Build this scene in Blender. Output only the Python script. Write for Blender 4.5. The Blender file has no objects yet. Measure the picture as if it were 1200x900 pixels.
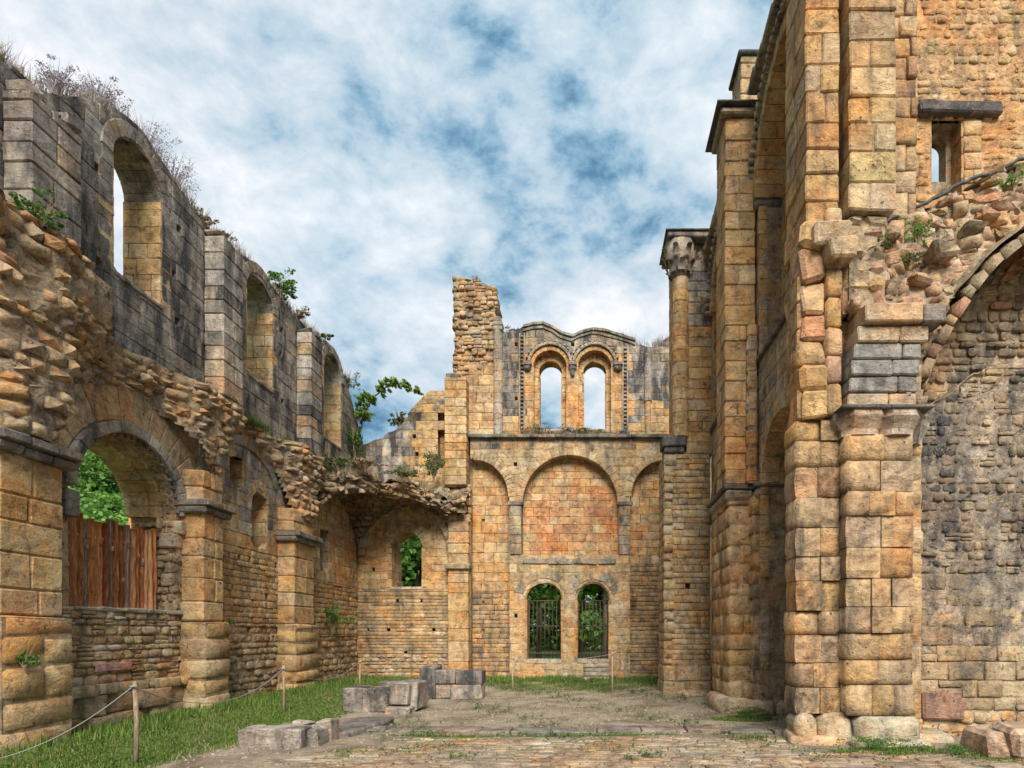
import bpy, math, random
import numpy as np
from mathutils import Vector, Matrix
R = random.Random(7)
C = bpy.context.scene.collection
S = bpy.context.scene
# ------------------------------------------------------------------ camera
FPX, PX0, PY0, EYE = 700.0, 690.0, 742.0, 1.65
cd = bpy.data.cameras.new('camera'); cam = bpy.data.objects.new('camera', cd); C.objects.link(cam)
cd.sensor_width = 36; cd.lens = FPX/1200*36
cd.shift_x = (600-PX0)/1200; cd.shift_y = (PY0-450)/1200
cd.clip_start = .05; cd.clip_end = 3000
cam.location = (0, 0, EYE); cam.rotation_euler = (math.radians(90), 0, 0)
S.camera = cam
# ------------------------------------------------------------------ world, sun
SUN_EL, SUN_AZ = math.radians(40), math.radians(170)      # azimuth clockwise from +Y: behind the camera
w = bpy.data.worlds.new('World'); S.world = w; w.use_nodes = True
nt = w.node_tree; nt.nodes.clear()
def N(nt, t, **k):
    n = nt.nodes.new(t)
    for a, b in k.items():
        if a.startswith('i_'): n.inputs[int(a[2:]) if a[2:].isdigit() else a[2:]].default_value = b
        else: setattr(n, a, b)
    return n
def ramp(nt, src, stops, interp='LINEAR'):
    r = nt.nodes.new('ShaderNodeValToRGB'); nt.links.new(src, r.inputs[0]); r.color_ramp.interpolation = interp
    e = r.color_ramp.elements
    while len(e) < len(stops): e.new(.5)
    for x, (p, c) in zip(e, stops):
        x.position = p; x.color = (c, c, c, 1) if isinstance(c, (int, float)) else (*c, 1)
    return r.outputs[0]
def mth(nt, op, a, b=None, clamp=False):
    n = nt.nodes.new('ShaderNodeMath'); n.operation = op; n.use_clamp = clamp
    for i, x in enumerate((a, b)):
        if x is None: continue
        if isinstance(x, (int, float)): n.inputs[i].default_value = x
        else: nt.links.new(x, n.inputs[i])
    return n.outputs[0]
def mixc(nt, f, a, b, mode='MIX'):
    n = nt.nodes.new('ShaderNodeMix'); n.data_type = 'RGBA'; n.blend_type = mode
    for i, x in ((0, f), (6, a), (7, b)):
        if isinstance(x, (int, float)): n.inputs[i].default_value = x if i == 0 else (x, x, x, 1)
        elif isinstance(x, tuple): n.inputs[i].default_value = (*x, 1)
        else: nt.links.new(x, n.inputs[i])
    return n.outputs[2]
def world_nodes():
    L = nt.links.new
    tc = N(nt, 'ShaderNodeTexCoord')
    sep = N(nt, 'ShaderNodeSeparateXYZ'); L(tc.outputs['Generated'], sep.inputs[0])
    mp = N(nt, 'ShaderNodeMapping'); L(tc.outputs['Generated'], mp.inputs[0])
    mp.inputs['Location'].default_value = (6.06, -.43, 2.5); mp.inputs['Rotation'].default_value = (math.radians(12), math.radians(-38), math.radians(20)); mp.inputs['Scale'].default_value = (.85, 1.1, 1.35)
    n1 = N(nt, 'ShaderNodeTexNoise', i_Scale=3.6, i_Detail=4.0, i_Roughness=.55, i_Distortion=.3); L(mp.outputs[0], n1.inputs['Vector'])
    n2 = N(nt, 'ShaderNodeTexNoise', i_Scale=10.5, i_Detail=7.0, i_Roughness=.62, i_Distortion=.15); L(mp.outputs[0], n2.inputs['Vector'])
    n3 = N(nt, 'ShaderNodeTexNoise', i_Scale=1.2, i_Detail=2.0, i_Roughness=.5); L(mp.outputs[0], n3.inputs['Vector'])
    v = mth(nt, 'ADD', mth(nt, 'MULTIPLY', n1.outputs[0], .52), mth(nt, 'MULTIPLY', n2.outputs[0], .48))
    v = mth(nt, 'ADD', v, mth(nt, 'MULTIPLY', mth(nt, 'SUBTRACT', n3.outputs[0], .5), .55))
    # clouds thicker and darker towards the horizon
    v = mth(nt, 'ADD', v, mth(nt, 'MULTIPLY', mth(nt, 'SUBTRACT', sep.outputs[2], .50), .17))
    col = ramp(nt, v, [(.36, (.045, .13, .235)), (.405, (.115, .255, .39)), (.445, (.25, .42, .56)), (.485, (.43, .57, .67)), (.54, (.58, .68, .75)), (.64, (.84, .87, .90))])
    # a faint warm-pink cast in the thin bright cloud
    col = mixc(nt, mth(nt, 'MULTIPLY', ramp(nt, n3.outputs[0], [(.5, 0.), (.62, 1.)]), .35), col, mixc(nt, 1., col, (1.06, .96, .95), 'MULTIPLY'))
    sky = N(nt, 'ShaderNodeTexSky', sky_type='NISHITA', sun_disc=False, sun_elevation=SUN_EL, sun_rotation=SUN_AZ)
    b1 = N(nt, 'ShaderNodeBackground', i_Strength=.08); L(sky.outputs[0], b1.inputs[0])
    b2 = N(nt, 'ShaderNodeBackground', i_Strength=.92); L(col, b2.inputs[0])
    mx = N(nt, 'ShaderNodeMixShader', i_0=.90); L(b1.outputs[0], mx.inputs[1]); L(b2.outputs[0], mx.inputs[2])
    o = N(nt, 'ShaderNodeOutputWorld'); L(mx.outputs[0], o.inputs[0])
world_nodes()
sd = bpy.data.lights.new('sun', 'SUN'); sd.energy = 4.6; sd.angle = math.radians(32); sd.color = (1, .95, .87)
sun = bpy.data.objects.new('sun', sd); C.objects.link(sun)
sdir = Vector((math.sin(SUN_AZ)*math.cos(SUN_EL), math.cos(SUN_AZ)*math.cos(SUN_EL), math.sin(SUN_EL)))
sun.rotation_euler = sdir.to_track_quat('Z', 'Y').to_euler(); sun.location = sdir*40
vs = S.view_settings; vs.view_transform = 'Standard'; vs.look = 'None'; vs.exposure = .45; vs.gamma = 1
# ------------------------------------------------------------------ materials
def newmat(name):
    m = bpy.data.materials.new(name); m.use_nodes = True; t = m.node_tree; t.nodes.clear()
    o = N(t, 'ShaderNodeOutputMaterial'); b = N(t, 'ShaderNodeBsdfPrincipled'); t.links.new(b.outputs[0], o.inputs[0])
    b.inputs['Specular IOR Level'].default_value = .2; b.inputs['Roughness'].default_value = .9
    return m, t, b
def noise(t, vec, scale, detail=5., rough=.6, dist=0.):
    n = N(t, 'ShaderNodeTexNoise', i_Scale=scale, i_Detail=detail, i_Roughness=rough, i_Distortion=dist)
    t.links.new(vec, n.inputs['Vector']); return n.outputs[0]
def stone_mat(name, bump=.5, contrast=1., own=None, grime0=0.):
    m, t, b = newmat(name); L = t.links.new
    g = N(t, 'ShaderNodeNewGeometry'); P = g.outputs['Position']
    if own is None:
        oi = N(t, 'ShaderNodeObjectInfo'); at = N(t, 'ShaderNodeAttribute', attribute_name='Col')
        base = mixc(t, 1., oi.outputs['Color'], at.outputs['Color'], 'MULTIPLY')
        clean = mth(t, 'MULTIPLY', oi.outputs['Alpha'], at.outputs['Alpha'])
        grime = mth(t, 'SUBTRACT', 1., clean)
        # a little shift of the pattern per stone
        ad = N(t, 'ShaderNodeVectorMath', operation='MULTIPLY_ADD'); L(P, ad.inputs[0]); ad.inputs[1].default_value = (1, 1, 1)
        cb = N(t, 'ShaderNodeCombineXYZ'); L(mth(t, 'MULTIPLY', oi.outputs['Random'], 13.), cb.inputs[0]); L(mth(t, 'MULTIPLY', oi.outputs['Random'], 7.), cb.inputs[2])
        L(cb.outputs[0], ad.inputs[2]); Q = ad.outputs[0]
    else:
        base = own; grime = grime0; Q = P
    mpn = N(t, 'ShaderNodeMapping'); L(P, mpn.inputs[0]); mpn.inputs['Scale'].default_value = (1, 1, .28)
    big = noise(t, P, .9, 5., .62, .6); mid = noise(t, P, 4.2, 8., .72, .5); fine = noise(t, Q, 30., 6., .7)
    strk = noise(t, mpn.outputs[0], 2.6, 6., .65, .3)
    bed = N(t, 'ShaderNodeMapping'); L(Q, bed.inputs[0]); bed.inputs['Scale'].default_value = (1.3, 1.3, 3.4); bed.inputs['Rotation'].default_value = (.35, .2, 0)
    lay = noise(t, bed.outputs[0], 3.2, 5., .62, .8)
    k = contrast
    f = ramp(t, mid, [(.30, 1-.66*k), (.47, 1.), (.66, 1+.42*k)])
    c = mixc(t, 1., base, f, 'MULTIPLY')
    c = mixc(t, 1., c, ramp(t, fine, [(.3, 1-.24*k), (.5, 1.), (.72, 1+.20*k)]), 'MULTIPLY')
    c = mixc(t, 1., c, ramp(t, lay, [(.3, 1-.22*k), (.5, 1.), (.7, 1+.16*k)]), 'MULTIPLY')
    # iron-orange bloom and pale lime patches
    c = mixc(t, mth(t, 'MULTIPLY', ramp(t, big, [(.46, 0.), (.62, 1.)]), mth(t, 'SUBTRACT', .65, mth(t, 'MULTIPLY', grime, .6), True)), c, mixc(t, 1., c, (1.10, .70, .37), 'MULTIPLY'))
    c = mixc(t, mth(t, 'MULTIPLY', ramp(t, noise(t, P, 2.3, 6., .7, .8), [(.57, 0.), (.69, 1.)]), .34), c, (.48, .40, .30))
    # dark weathering crust: sparse everywhere, heavy where the stone carries grime
    lo = mth(t, 'MULTIPLY', ramp(t, strk, [(.54, 0.), (.68, 1.)]), .50)
    hi = mth(t, 'MULTIPLY', ramp(t, strk, [(.36, 0.), (.56, 1.)]), 1.15)
    gm = mth(t, 'ADD', mth(t, 'MULTIPLY', lo, .95), mth(t, 'MULTIPLY', hi, grime), True)
    c = mixc(t, gm, c, (.062, .058, .056))
    # white-grey lichen specks on grimy stone
    sp = ramp(t, noise(t, P, 16., 4., .75), [(.60, 0.), (.67, 1.)])
    c = mixc(t, mth(t, 'MULTIPLY', sp, mth(t, 'ADD', mth(t, 'MULTIPLY', grime, .5), .12)), c, (.40, .38, .33))
    pits = ramp(t, noise(t, Q, 13., 3., .6), [(.27, 0.), (.35, 1.)])
    c = mixc(t, 1., c, mixc(t, pits, (.35, .30, .27), (1., 1., 1.)), 'MULTIPLY')
    rid = mth(t, 'ABSOLUTE', mth(t, 'SUBTRACT', noise(t, Q, 3.2, 4., .6, .9), .5)); vein = mth(t, 'MAXIMUM', ramp(t, rid, [(0., 0.), (.035, 1.)]), ramp(t, noise(t, P, 1.7, 3., .5), [(.50, 1.), (.62, .25)]))
    c = mixc(t, 1., c, mixc(t, vein, (.72, .66, .60), (1., 1., 1.)), 'MULTIPLY')
    L(c, b.inputs['Base Color'])
    h = mth(t, 'ADD', mth(t, 'ADD', mth(t, 'MULTIPLY', vein, .22), mth(t, 'MULTIPLY', mid, .9)), mth(t, 'MULTIPLY', fine, .45))
    h = mth(t, 'ADD', h, mth(t, 'MULTIPLY', lay, .5)); h = mth(t, 'ADD', h, mth(t, 'MULTIPLY', pits, .35))
    bp = N(t, 'ShaderNodeBump', i_Strength=bump, i_Distance=.05); L(h, bp.inputs['Height']); L(bp.outputs[0], b.inputs['Normal'])
    return m
M_STONE = stone_mat('weathered_sandstone', 1.)
M_MORTAR = stone_mat('lime_mortar', .9, 1.25, (.37, .27, .165), .25)
M_MORTAR_G = stone_mat('grey_mortar', .9, 1.25, (.26, .235, .20), .5)
M_RENDER = stone_mat('pocked_render', 1., 1.7, (.29, .235, .18), .45)
M_RUBCORE = stone_mat('rubble_core', 1., 1.5, (.38, .29, .19), .3)
def simple_mat(name, col, col2, scale=8., rough=.85, bump=.3, stretch=(1, 1, 1), spec=.2, metal=0.):
    m, t, b = newmat(name); L = t.links.new
    g = N(t, 'ShaderNodeNewGeometry'); mp = N(t, 'ShaderNodeMapping'); L(g.outputs['Position'], mp.inputs[0]); mp.inputs['Scale'].default_value = stretch
    n = noise(t, mp.outputs[0], scale, 6., .65, .4); oi = N(t, 'ShaderNodeObjectInfo')
    n2 = mth(t, 'ADD', n, mth(t, 'MULTIPLY', mth(t, 'SUBTRACT', oi.outputs['Random'], .5), .34))
    L(ramp(t, n2, [(.32, col), (.68, col2)]), b.inputs['Base Color'])
    b.inputs['Roughness'].default_value = rough; b.inputs['Metallic'].default_value = metal; b.inputs['Specular IOR Level'].default_value = spec
    bp = N(t, 'ShaderNodeBump', i_Strength=bump, i_Distance=.01); L(n, bp.inputs['Height']); L(bp.outputs[0], b.inputs['Normal'])
    return m
M_WOOD = simple_mat('larch_slab_wood', (.17, .05, .018), (.62, .25, .085), 9., .8, .8, (3.2, 3.2, .45))
M_WOOD2 = simple_mat('pale_slab_wood', (.30, .12, .05), (.72, .38, .18), 9., .8, .8, (3.2, 3.2, .45))
M_BARK = simple_mat('grey_bark_slab', (.14, .085, .055), (.46, .30, .20), 9., .9, .9, (3.2, 3.2, .4))
M_POST = simple_mat('old_post_wood', (.16, .11, .07), (.42, .31, .21), 12., .9, .6, (3, 3, .5))
M_ROPE = simple_mat('rope', (.22, .21, .19), (.36, .35, .31), 60., .9, .3)
M_IRON = simple_mat('rusty_iron', (.05, .035, .03), (.13, .075, .05), 14., .7, .3, spec=.4)
M_PEB = simple_mat('pebble', (.22, .17, .12), (.55, .47, .37), 9., .9, .3)
M_LEAD = simple_mat('lead_sheet', (.035, .037, .04), (.09, .09, .09), 6., .6, .3, spec=.4)
M_SLATE = simple_mat('dark_slab', (.05, .045, .04), (.17, .15, .13), 5., .9, .6)
M_TRUNK = simple_mat('bark', (.035, .025, .018), (.12, .09, .06), 10., .95, .8, (1, 1, .3))
def leaf_mat(name, a, b_, trans=.35):
    m, t, b = newmat(name); L = t.links.new
    at = N(t, 'ShaderNodeAttribute', attribute_name='Col'); oi = N(t, 'ShaderNodeObjectInfo')
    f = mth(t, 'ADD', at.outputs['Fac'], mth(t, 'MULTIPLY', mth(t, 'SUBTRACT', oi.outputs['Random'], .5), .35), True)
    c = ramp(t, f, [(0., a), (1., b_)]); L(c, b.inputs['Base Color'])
    b.inputs['Roughness'].default_value = .6
    tr = N(t, 'ShaderNodeBsdfTranslucent'); L(c, tr.inputs[0]); mx = N(t, 'ShaderNodeMixShader', i_0=trans)
    L(b.outputs[0], mx.inputs[1]); L(tr.outputs[0], mx.inputs[2])
    o = [n for n in t.nodes if n.type == 'OUTPUT_MATERIAL'][0]; L(mx.outputs[0], o.inputs[0])
    return m
M_LEAF = leaf_mat('leaf', (.045, .11, .022), (.22, .40, .06))
M_LEAF_D = leaf_mat('dark_leaf', (.03, .07, .018), (.13, .25, .05))
M_LEAF_H = leaf_mat('hill_leaf', (.05, .12, .03), (.24, .44, .08))
M_GRASS = leaf_mat('grass_blade', (.035, .085, .015), (.19, .27, .055))
M_DRY = leaf_mat('dry_stem', (.16, .11, .06), (.30, .24, .13), .15)
M_LILAC = leaf_mat('grey_stem', (.24, .21, .23), (.44, .40, .43), .2)
M_SHRUB = leaf_mat('scrub_leaf', (.05, .075, .025), (.20, .23, .07), .25)
# ------------------------------------------------------------------ palettes  (r,g,b, grime)
PAL = dict(
 ochre=[(0.477, 0.321, 0.148), (0.504, 0.355, 0.178), (0.450, 0.287, 0.126), (0.522, 0.380, 0.215), (0.477, 0.321, 0.155), (0.450, 0.296, 0.141), (0.504, 0.330, 0.133), (0.414, 0.287, 0.148)],
 orange=[(0.495, 0.304, 0.133), (0.513, 0.330, 0.148), (0.477, 0.279, 0.118), (0.522, 0.363, 0.192), (0.486, 0.304, 0.141), (0.459, 0.262, 0.111), (0.504, 0.372, 0.215), (0.468, 0.304, 0.155), (0.513, 0.313, 0.126)],
 pale=[(0.504, 0.389, 0.229), (0.477, 0.355, 0.200), (0.522, 0.414, 0.259), (0.450, 0.330, 0.178), (0.486, 0.346, 0.170), (0.432, 0.330, 0.207)],
 grey=[(0.326, 0.295, 0.251), (0.361, 0.325, 0.276), (0.299, 0.273, 0.234), (0.378, 0.338, 0.280), (0.343, 0.303, 0.247), (0.405, 0.355, 0.288)],
 rubble=[(0.414, 0.296, 0.170), (0.459, 0.338, 0.200), (0.369, 0.262, 0.155), (0.486, 0.313, 0.148), (0.423, 0.321, 0.207), (0.396, 0.279, 0.163), (0.495, 0.389, 0.252), (0.459, 0.287, 0.141)],
 brown=[(0.369, 0.270, 0.163), (0.405, 0.304, 0.185), (0.342, 0.245, 0.148), (0.423, 0.321, 0.207), (0.378, 0.287, 0.178)],
 brick=[(0.486, 0.313, 0.141), (0.450, 0.287, 0.133), (0.504, 0.355, 0.185), (0.432, 0.279, 0.141), (0.477, 0.330, 0.170), (0.495, 0.313, 0.133)],
 gold=[(0.522, 0.325, 0.141), (0.504, 0.321, 0.155), (0.495, 0.304, 0.141), (0.522, 0.363, 0.200), (0.504, 0.304, 0.126), (0.504, 0.346, 0.185), (0.459, 0.296, 0.163), (0.522, 0.321, 0.118)],
)
def pal(name, grime=0., acc=None, pa=0.):
    """colour picker: palette, grime level or f(u,v), accent colours with probability"""
    def f(u, v):
        g = grime(u, v) if callable(grime) else grime
        n = name(u, v) if callable(name) else name
        if acc and R.random() < pa: c = R.choice(acc)
        else: c = R.choice(PAL[n])
        P_ = PAL[n]; mean = [sum(q[i] for q in P_)/len(P_) for i in range(3)]; c = [c[i]*.68+mean[i]*.32 for i in range(3)]
        k = R.uniform(.80, 1.12); g = min(1, max(0, g*R.uniform(.6, 1.35)))
        return (c[0]*k, c[1]*k*R.uniform(.97, 1.02), c[2]*k*R.uniform(.93, 1.07), 1-g)
    return f
RED = [(.44, .22, .15), (.40, .23, .17), (.48, .26, .17)]
# ------------------------------------------------------------------ object helpers
def E(py, d=None): pass
def X(px, d): return (px-PX0)*d/FPX
def Z(py, d): return EYE+(PY0-py)*d/FPX
def new_mesh(name, verts, faces, mat, smooth=False, cols=None):
    me = bpy.data.meshes.new(name); me.from_pydata([tuple(v) for v in verts], [], faces)
    me.materials.append(mat)
    if smooth: me.polygons.foreach_set('use_smooth', [True]*len(me.polygons))
    a = me.color_attributes.new('Col', 'FLOAT_COLOR', 'POINT')
    n = len(verts)
    arr = np.ones((n, 4), dtype=np.float32) if cols is None else np.asarray(cols, dtype=np.float32)
    a.data.foreach_set('color', arr.ravel())
    me.update(); return me
class Thing:
    def __init__(s, name, label, cat, loc=(0, 0, 0), group=None, kind=None):
        s.o = bpy.data.objects.new(name, None); s.o.empty_display_size = .2; C.objects.link(s.o); s.o.location = loc
        s.loc = Vector(loc); s.o['label'] = label
        if cat: s.o['category'] = cat
        if group: s.o['group'] = group
        if kind: s.o['kind'] = kind
        s.q = {}; s.cores = []; s.cav = []
    def add(s, kind, me, mat4, col=(1, 1, 1, 1), size=1.):
        s.q.setdefault(kind, []).append((me, mat4, col, size))
    def part(s, name, me, label=None, parent=None, kind=None, col=None):
        o = bpy.data.objects.new(name, me); C.objects.link(o); o.parent = parent or s.o
        if parent is None: o.location = -s.loc
        if label: o['label'] = label
        if kind: o['kind'] = kind
        if col: o.color = col
        return o
    def done(s, cap=295):
        for args, kw in s.cores: core_now(s, *args, **kw)
        s.cores = []
        T = Matrix.Translation(-s.loc)
        for kind, L in s.q.items():
            def key(it):
                p = it[1].translation; return -it[3]/max(1., p.y)**2*(1 if p.y > 1 else 0)
            L.sort(key=key)
            for me, m4, col, size in L[:cap]:
                o = bpy.data.objects.new(kind, me); C.objects.link(o); o.parent = s.o
                o.matrix_local = T @ m4; o.color = col
            rest = L[cap:]
            if rest:
                V = []; F = []; K = []
                for me, m4, col, size in rest:
                    b = len(V); V += [m4 @ v.co for v in me.vertices]; F += [[b+i for i in p.vertices] for p in me.polygons]
                    K += [col]*len(me.vertices)
                me = new_mesh(kind+'_mass', V, F, L[0][0].materials[0], True, K)
                s.part(kind+'_mass', me, kind='stuff')
        s.q = {}
        return s.o
class Flat:
    def __init__(s, O, U, N_):
        s.O = Vector(O); s.U = Vector(U); s.V = Vector((0, 0, 1)); s.N = Vector(N_); s.flat = True
    def at(s, u, v, w): return s.O+s.U*u+s.V*v+s.N*w
class Curve:
    def __init__(s, fn): s.fn = fn; s.flat = False
    def at(s, u, v, w):
        p = Vector(s.fn(u, v)); e = .02
        a = Vector(s.fn(u+e, v))-p; b = Vector(s.fn(u, v+e))-p
        n = a.cross(b)
        if n.length > 1e-9: n.normalize()
        else: n = Vector((0, -1, 0))
        return p+n*w
XL, DE = -8.4, 21.7
def FL(off=0): return Flat((XL+off, 0, 0), (0, 1, 0), (1, 0, 0))             # faces +X, u = y
def FE(d=DE): return Flat((0, d, 0), (1, 0, 0), (0, -1, 0))                 # faces the camera, u = x
def FR(x): return Flat((x, 0, 0), (0, -1, 0), (-1, 0, 0))                   # faces -X, u = -y
def FP(x): return Flat((x, 0, 0), (0, 1, 0), (1, 0, 0))                     # faces +X, u = y
def dL(px, off=0): return (-XL-off)*FPX/(PX0-px)
def zL(px, py, off=0): return EYE+(PY0-py)*(-XL-off)/(PX0-px)
# stone prototypes (unit rectangle, front at 0, back at -1)
def poly_stone(pts, ins, bulge, jit, sub=None):
    n = len(pts); cu = sum(p[0] for p in pts)/n; cv = sum(p[1] for p in pts)/n
    V = []
    for (u, v) in pts: V.append((u, v, -1.))
    for (u, v) in pts: V.append((u, v, None))
    for (u, v) in pts:
        du, dv = cu-u, cv-v; l = math.hypot(du, dv)+1e-6; k = min(.45, ins*1.35/l)
        V.append((u+du*k, v+dv*k, R.uniform(-jit, jit)))
    V.append((cu+R.uniform(-jit, jit)*2, cv, bulge+R.uniform(-jit, jit)))
    F = []
    for i in range(n):
        j = (i+1) % n
        F.append((i, j, n+j, n+i)); F.append((n+i, n+j, 2*n+j, 2*n+i)); F.append((2*n+i, 2*n+j, 3*n))
    return V, F
def rect_pts(a, b, c, d, j=0., ju=None):
    ju = j if ju is None else ju
    q = [(a, b), ((a+c)/2, b), (c, b), (c, (b+d)/2), (c, d), ((a+c)/2, d), (a, d), (a, (b+d)/2)]
    return [(u+R.uniform(-ju, ju), v+R.uniform(-j, j)) for u, v in q]
PROTO = {}
def proto(style, aspect):
    k = (style, aspect)
    if k not in PROTO:
        PROTO[k] = []
        for i in range(9):
            sx, sy = (aspect/1., 1.)
            if style == 'ashlar': pts = rect_pts(-.5*sx, -.5, .5*sx, .5, .022); ins, bl, jt = .035, .012, .010
            elif style == 'worn': pts = rect_pts(-.5*sx, -.5, .5*sx, .5, .035); ins, bl, jt = .09, .05, .04
            else:
                pts = rect_pts(-.49*sx, -.49, .49*sx, .49, .05)
                for c in (0, 2, 4, 6): pts[c] = (pts[c][0]*R.uniform(.78, .98), pts[c][1]*R.uniform(.74, .98))
                ins, bl, jt = .15, .10, .09
            V, F = poly_stone(pts, ins, bl, jt)
            V = [(x/sx, y, (-.5*ins if z is None else z) if z != -1. else -1.) for x, y, z in V]
            V = [(x, y, z) for x, y, z in V]
            PROTO[k].append(new_mesh('stone_'+style, V, F, M_STONE, style == 'worn' or (style == 'rubble' and i % 3 > 0)))
    return R.choice(PROTO[k])
def inhole(u, v, h, g=0.):
    if h[0] == 'a':
        _, uc, hw, v0, vs, ry = h
        if v > vs: return ((u-uc)/(hw+g))**2+((v-vs)/(ry+g))**2 < 1
        return abs(u-uc) < hw+g and v > v0-(g if v0 > 0 else 9)
    if h[0] == 'r': return h[1]-g < u < h[2]+g and h[3]-g < v < h[4]+g
    if h[0] == 'f': return h[1](u, v)
def pushout(u, v, holes, g, modes):
    for h, md in zip(holes, modes):
        if md is None or not inhole(u, v, h, g): continue
        if h[0] == 'a': _, uc, hw, v0, vs, ry = h; hw += g; ry += g; l, r_, b_ = uc-hw, uc+hw, v0-g
        else: l, r_, b_, tp = h[1]-g, h[2]+g, h[3]-g, h[4]+g
        if md == 'b': v = b_
        elif md == 't': v = tp
        elif md == 'l': u = l if (h[0] == 'r' or v <= vs) else uc-hw*math.sqrt(max(0, 1-((v-vs)/ry)**2))
        elif md == 'r': u = r_ if (h[0] == 'r' or v <= vs) else uc+hw*math.sqrt(max(0, 1-((v-vs)/ry)**2))
        elif md == 'c':
            if v > vs: e = math.sqrt(max(1e-6, ((u-uc)/hw)**2+((v-vs)/ry)**2)); u = uc+(u-uc)/e; v = vs+(v-vs)/e
            else: u = uc+math.copysign(hw, u-uc)
    return u, v
def mode(h, pts, g):
    out = [p for p in pts if not inhole(p[0], p[1], h, g)]
    if len(out) == len(pts): return None
    if not out: return 'x'
    mu = sum(p[0] for p in out)/len(out); mv = sum(p[1] for p in out)/len(out)
    if h[0] == 'a':
        _, uc, hw, v0, vs, ry = h
        if v0 > 0 and min(p[1] for p in pts) < v0-g and mv < v0+.02+.3*(max(p[1] for p in pts)-v0): return 'b'
        if mv > vs+.15*ry: return 'c'
        return 'l' if mu < uc else 'r'
    if mv < h[3]: return 'b'
    if mv > h[4]: return 't'
    return 'l' if mu < (h[1]+h[2])/2 else 'r'
def area(p): return abs(sum(p[i][0]*p[(i+1) % len(p)][1]-p[(i+1) % len(p)][0]*p[i][1] for i in range(len(p))))/2
def masonry(T, kind, F, u0, u1, v0, v1, rows, lens, color, style='ashlar', holes=(), grow=0., top=None, bot=None, wv=0., depth=.16, gap=.006,
            left=None, right=None, split=0., put=(), w=0., wf=None, mat=None, drop=0.):
    v = v0; r = 0
    while v < v1-.03:
        h = R.uniform(*rows)
        if v+h > v1-rows[0]*.4: h = v1-v
        a = u0-R.uniform(0, .7)*lens[0]; lim = u1
        while a < u1:
            l = R.uniform(*lens); b = min(a+l, u1)
            if u1-b < lens[0]*.4: b = u1
            cells = [(max(a, u0), v, b, v+h)]
            for p in put:
                if v <= p[1] < v+h and a < p[0] < b:
                    hw_ = .065; cells = [(max(a, u0), v, p[0]-hw_, v+h), (p[0]+hw_, v, b, v+h)]
                    ht = h if h <= .2 else .15
                    if h > .2: cells.append((p[0]-hw_, v+.15, p[0]+hw_, v+h))
                    T.cav.append((F.O.copy(), p[0]-hw_+.004, p[0]+hw_-.004, v+.006, v+ht-.006))
            if split and R.random() < split and len(cells) == 1:
                m = v+h*R.uniform(.4, .6); c0 = cells[0]; cells = [(c0[0], v, c0[2], m), (c0[0], m, c0[2], v+h)]
            for (ca, cb, cc, ce) in cells:
                if cc-ca < .03 or ce-cb < .03: continue
                if drop and R.random() < drop: continue
                stone_cell(T, kind, F, ca, cb, cc, ce, color, style, holes, grow, top, bot, wv, depth, gap, left, right, w, wf, mat)
            a = b
        v += h; r += 1
def stone_cell(T, kind, F, a, b, c, d, color, style, holes, grow, top, bot, wv, depth, gap, left, right, w, wf, mat):
    g = gap
    pts = rect_pts(a+g, b+g, c-g, d-g, 0)
    A0 = area(pts)
    if A0 < 1e-4: return
    touched = False; ins = 0
    cu, cv = (a+c)/2, (b+d)/2
    for h in holes:
        if h[0] == 'f':
            if h[1](cu, cv): return
            continue
        k = sum(inhole(u, v, h, grow) for u, v in pts)
        if k >= 7 or (k >= 6 and inhole(cu, cv, h, grow)): return
        if k: touched = True
    def clampv(u, v):
        if top: v = min(v, top(u))
        if bot: v = max(v, bot(u))
        if left: u = max(u, left(v))
        if right: u = min(u, right(v))
        return u, v
    q = pts
    if touched or top or bot or left or right:
        hs = [h for h in holes if h[0] != 'f']; ms = [mode(h, pts, grow) for h in hs]; q = [pushout(u, v, hs, grow, ms) for u, v in pts]
        q = [clampv(u, v) for u, v in q]
        if any(abs(x[0]-y[0])+abs(x[1]-y[1]) > 1e-5 for x, y in zip(q, pts)): touched = True
        else: touched = False
        if touched and area(q) < .18*A0: return
        if touched: q = [q[i] for i in range(8) if math.hypot(q[i][0]-q[i-1][0], q[i][1]-q[i-1][1]) > .012]
        if len(q) < 3: return
    col = color(cu, cv); ww = w+R.uniform(-wv, wv)
    if wf: ww += wf(cu, cv)
    sz = (c-a)*(d-b)
    if F.flat and not touched:
        sx, sy = c-a-2*g, d-b-2*g; asp = min((1, 1.6, 2.4), key=lambda x: abs(x-sx/sy))
        me = proto(style, asp); p = F.at(cu, cv, ww)
        fl = R.choice((1, -1)) if style != 'x' else 1
        m = Matrix((( F.U.x*sx, 0, F.N.x*depth, p.x), (F.U.y*sx, 0, F.N.y*depth, p.y), (0, F.V.z*sy, 0, p.z), (0, 0, 0, 1)))
        dd = depth if style == 'ashlar' else max(depth, sy*.9)
        m[0][2] = F.N.x*sy; m[1][2] = F.N.y*sy            # depth follows the course height so the worn face keeps its shape
        T.add(kind, me, m, col, sz); return
    if style == 'ashlar': insr, bl, jt = .012, .004, .003
    elif style == 'worn': insr, bl, jt = .035, .03, .012
    else: insr, bl, jt = .05, .045, .022
    if style == 'rubble':
        mu = sum(p[0] for p in q)/len(q); mv = sum(p[1] for p in q)/len(q)
        if not touched: q = [(mu+(u-mu)*R.uniform(.74, .96), mv+(v-mv)*R.uniform(.72, .97)) for u, v in q]
    insr = min(insr, .3*min(c-a, d-b))
    V, Fc = poly_stone(q, insr, bl, jt)
    cen = F.at(cu, cv, ww)
    W = [F.at(x, y, ww+(-depth if z == -1. else (-insr*.6 if z is None else z)))-cen for x, y, z in V]
    me = new_mesh('cut_stone', W, Fc, mat or M_STONE, style == 'worn' or (style == 'rubble' and R.random() < .65))
    T.add(kind, me, Matrix.Translation(cen), col, sz)
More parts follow.
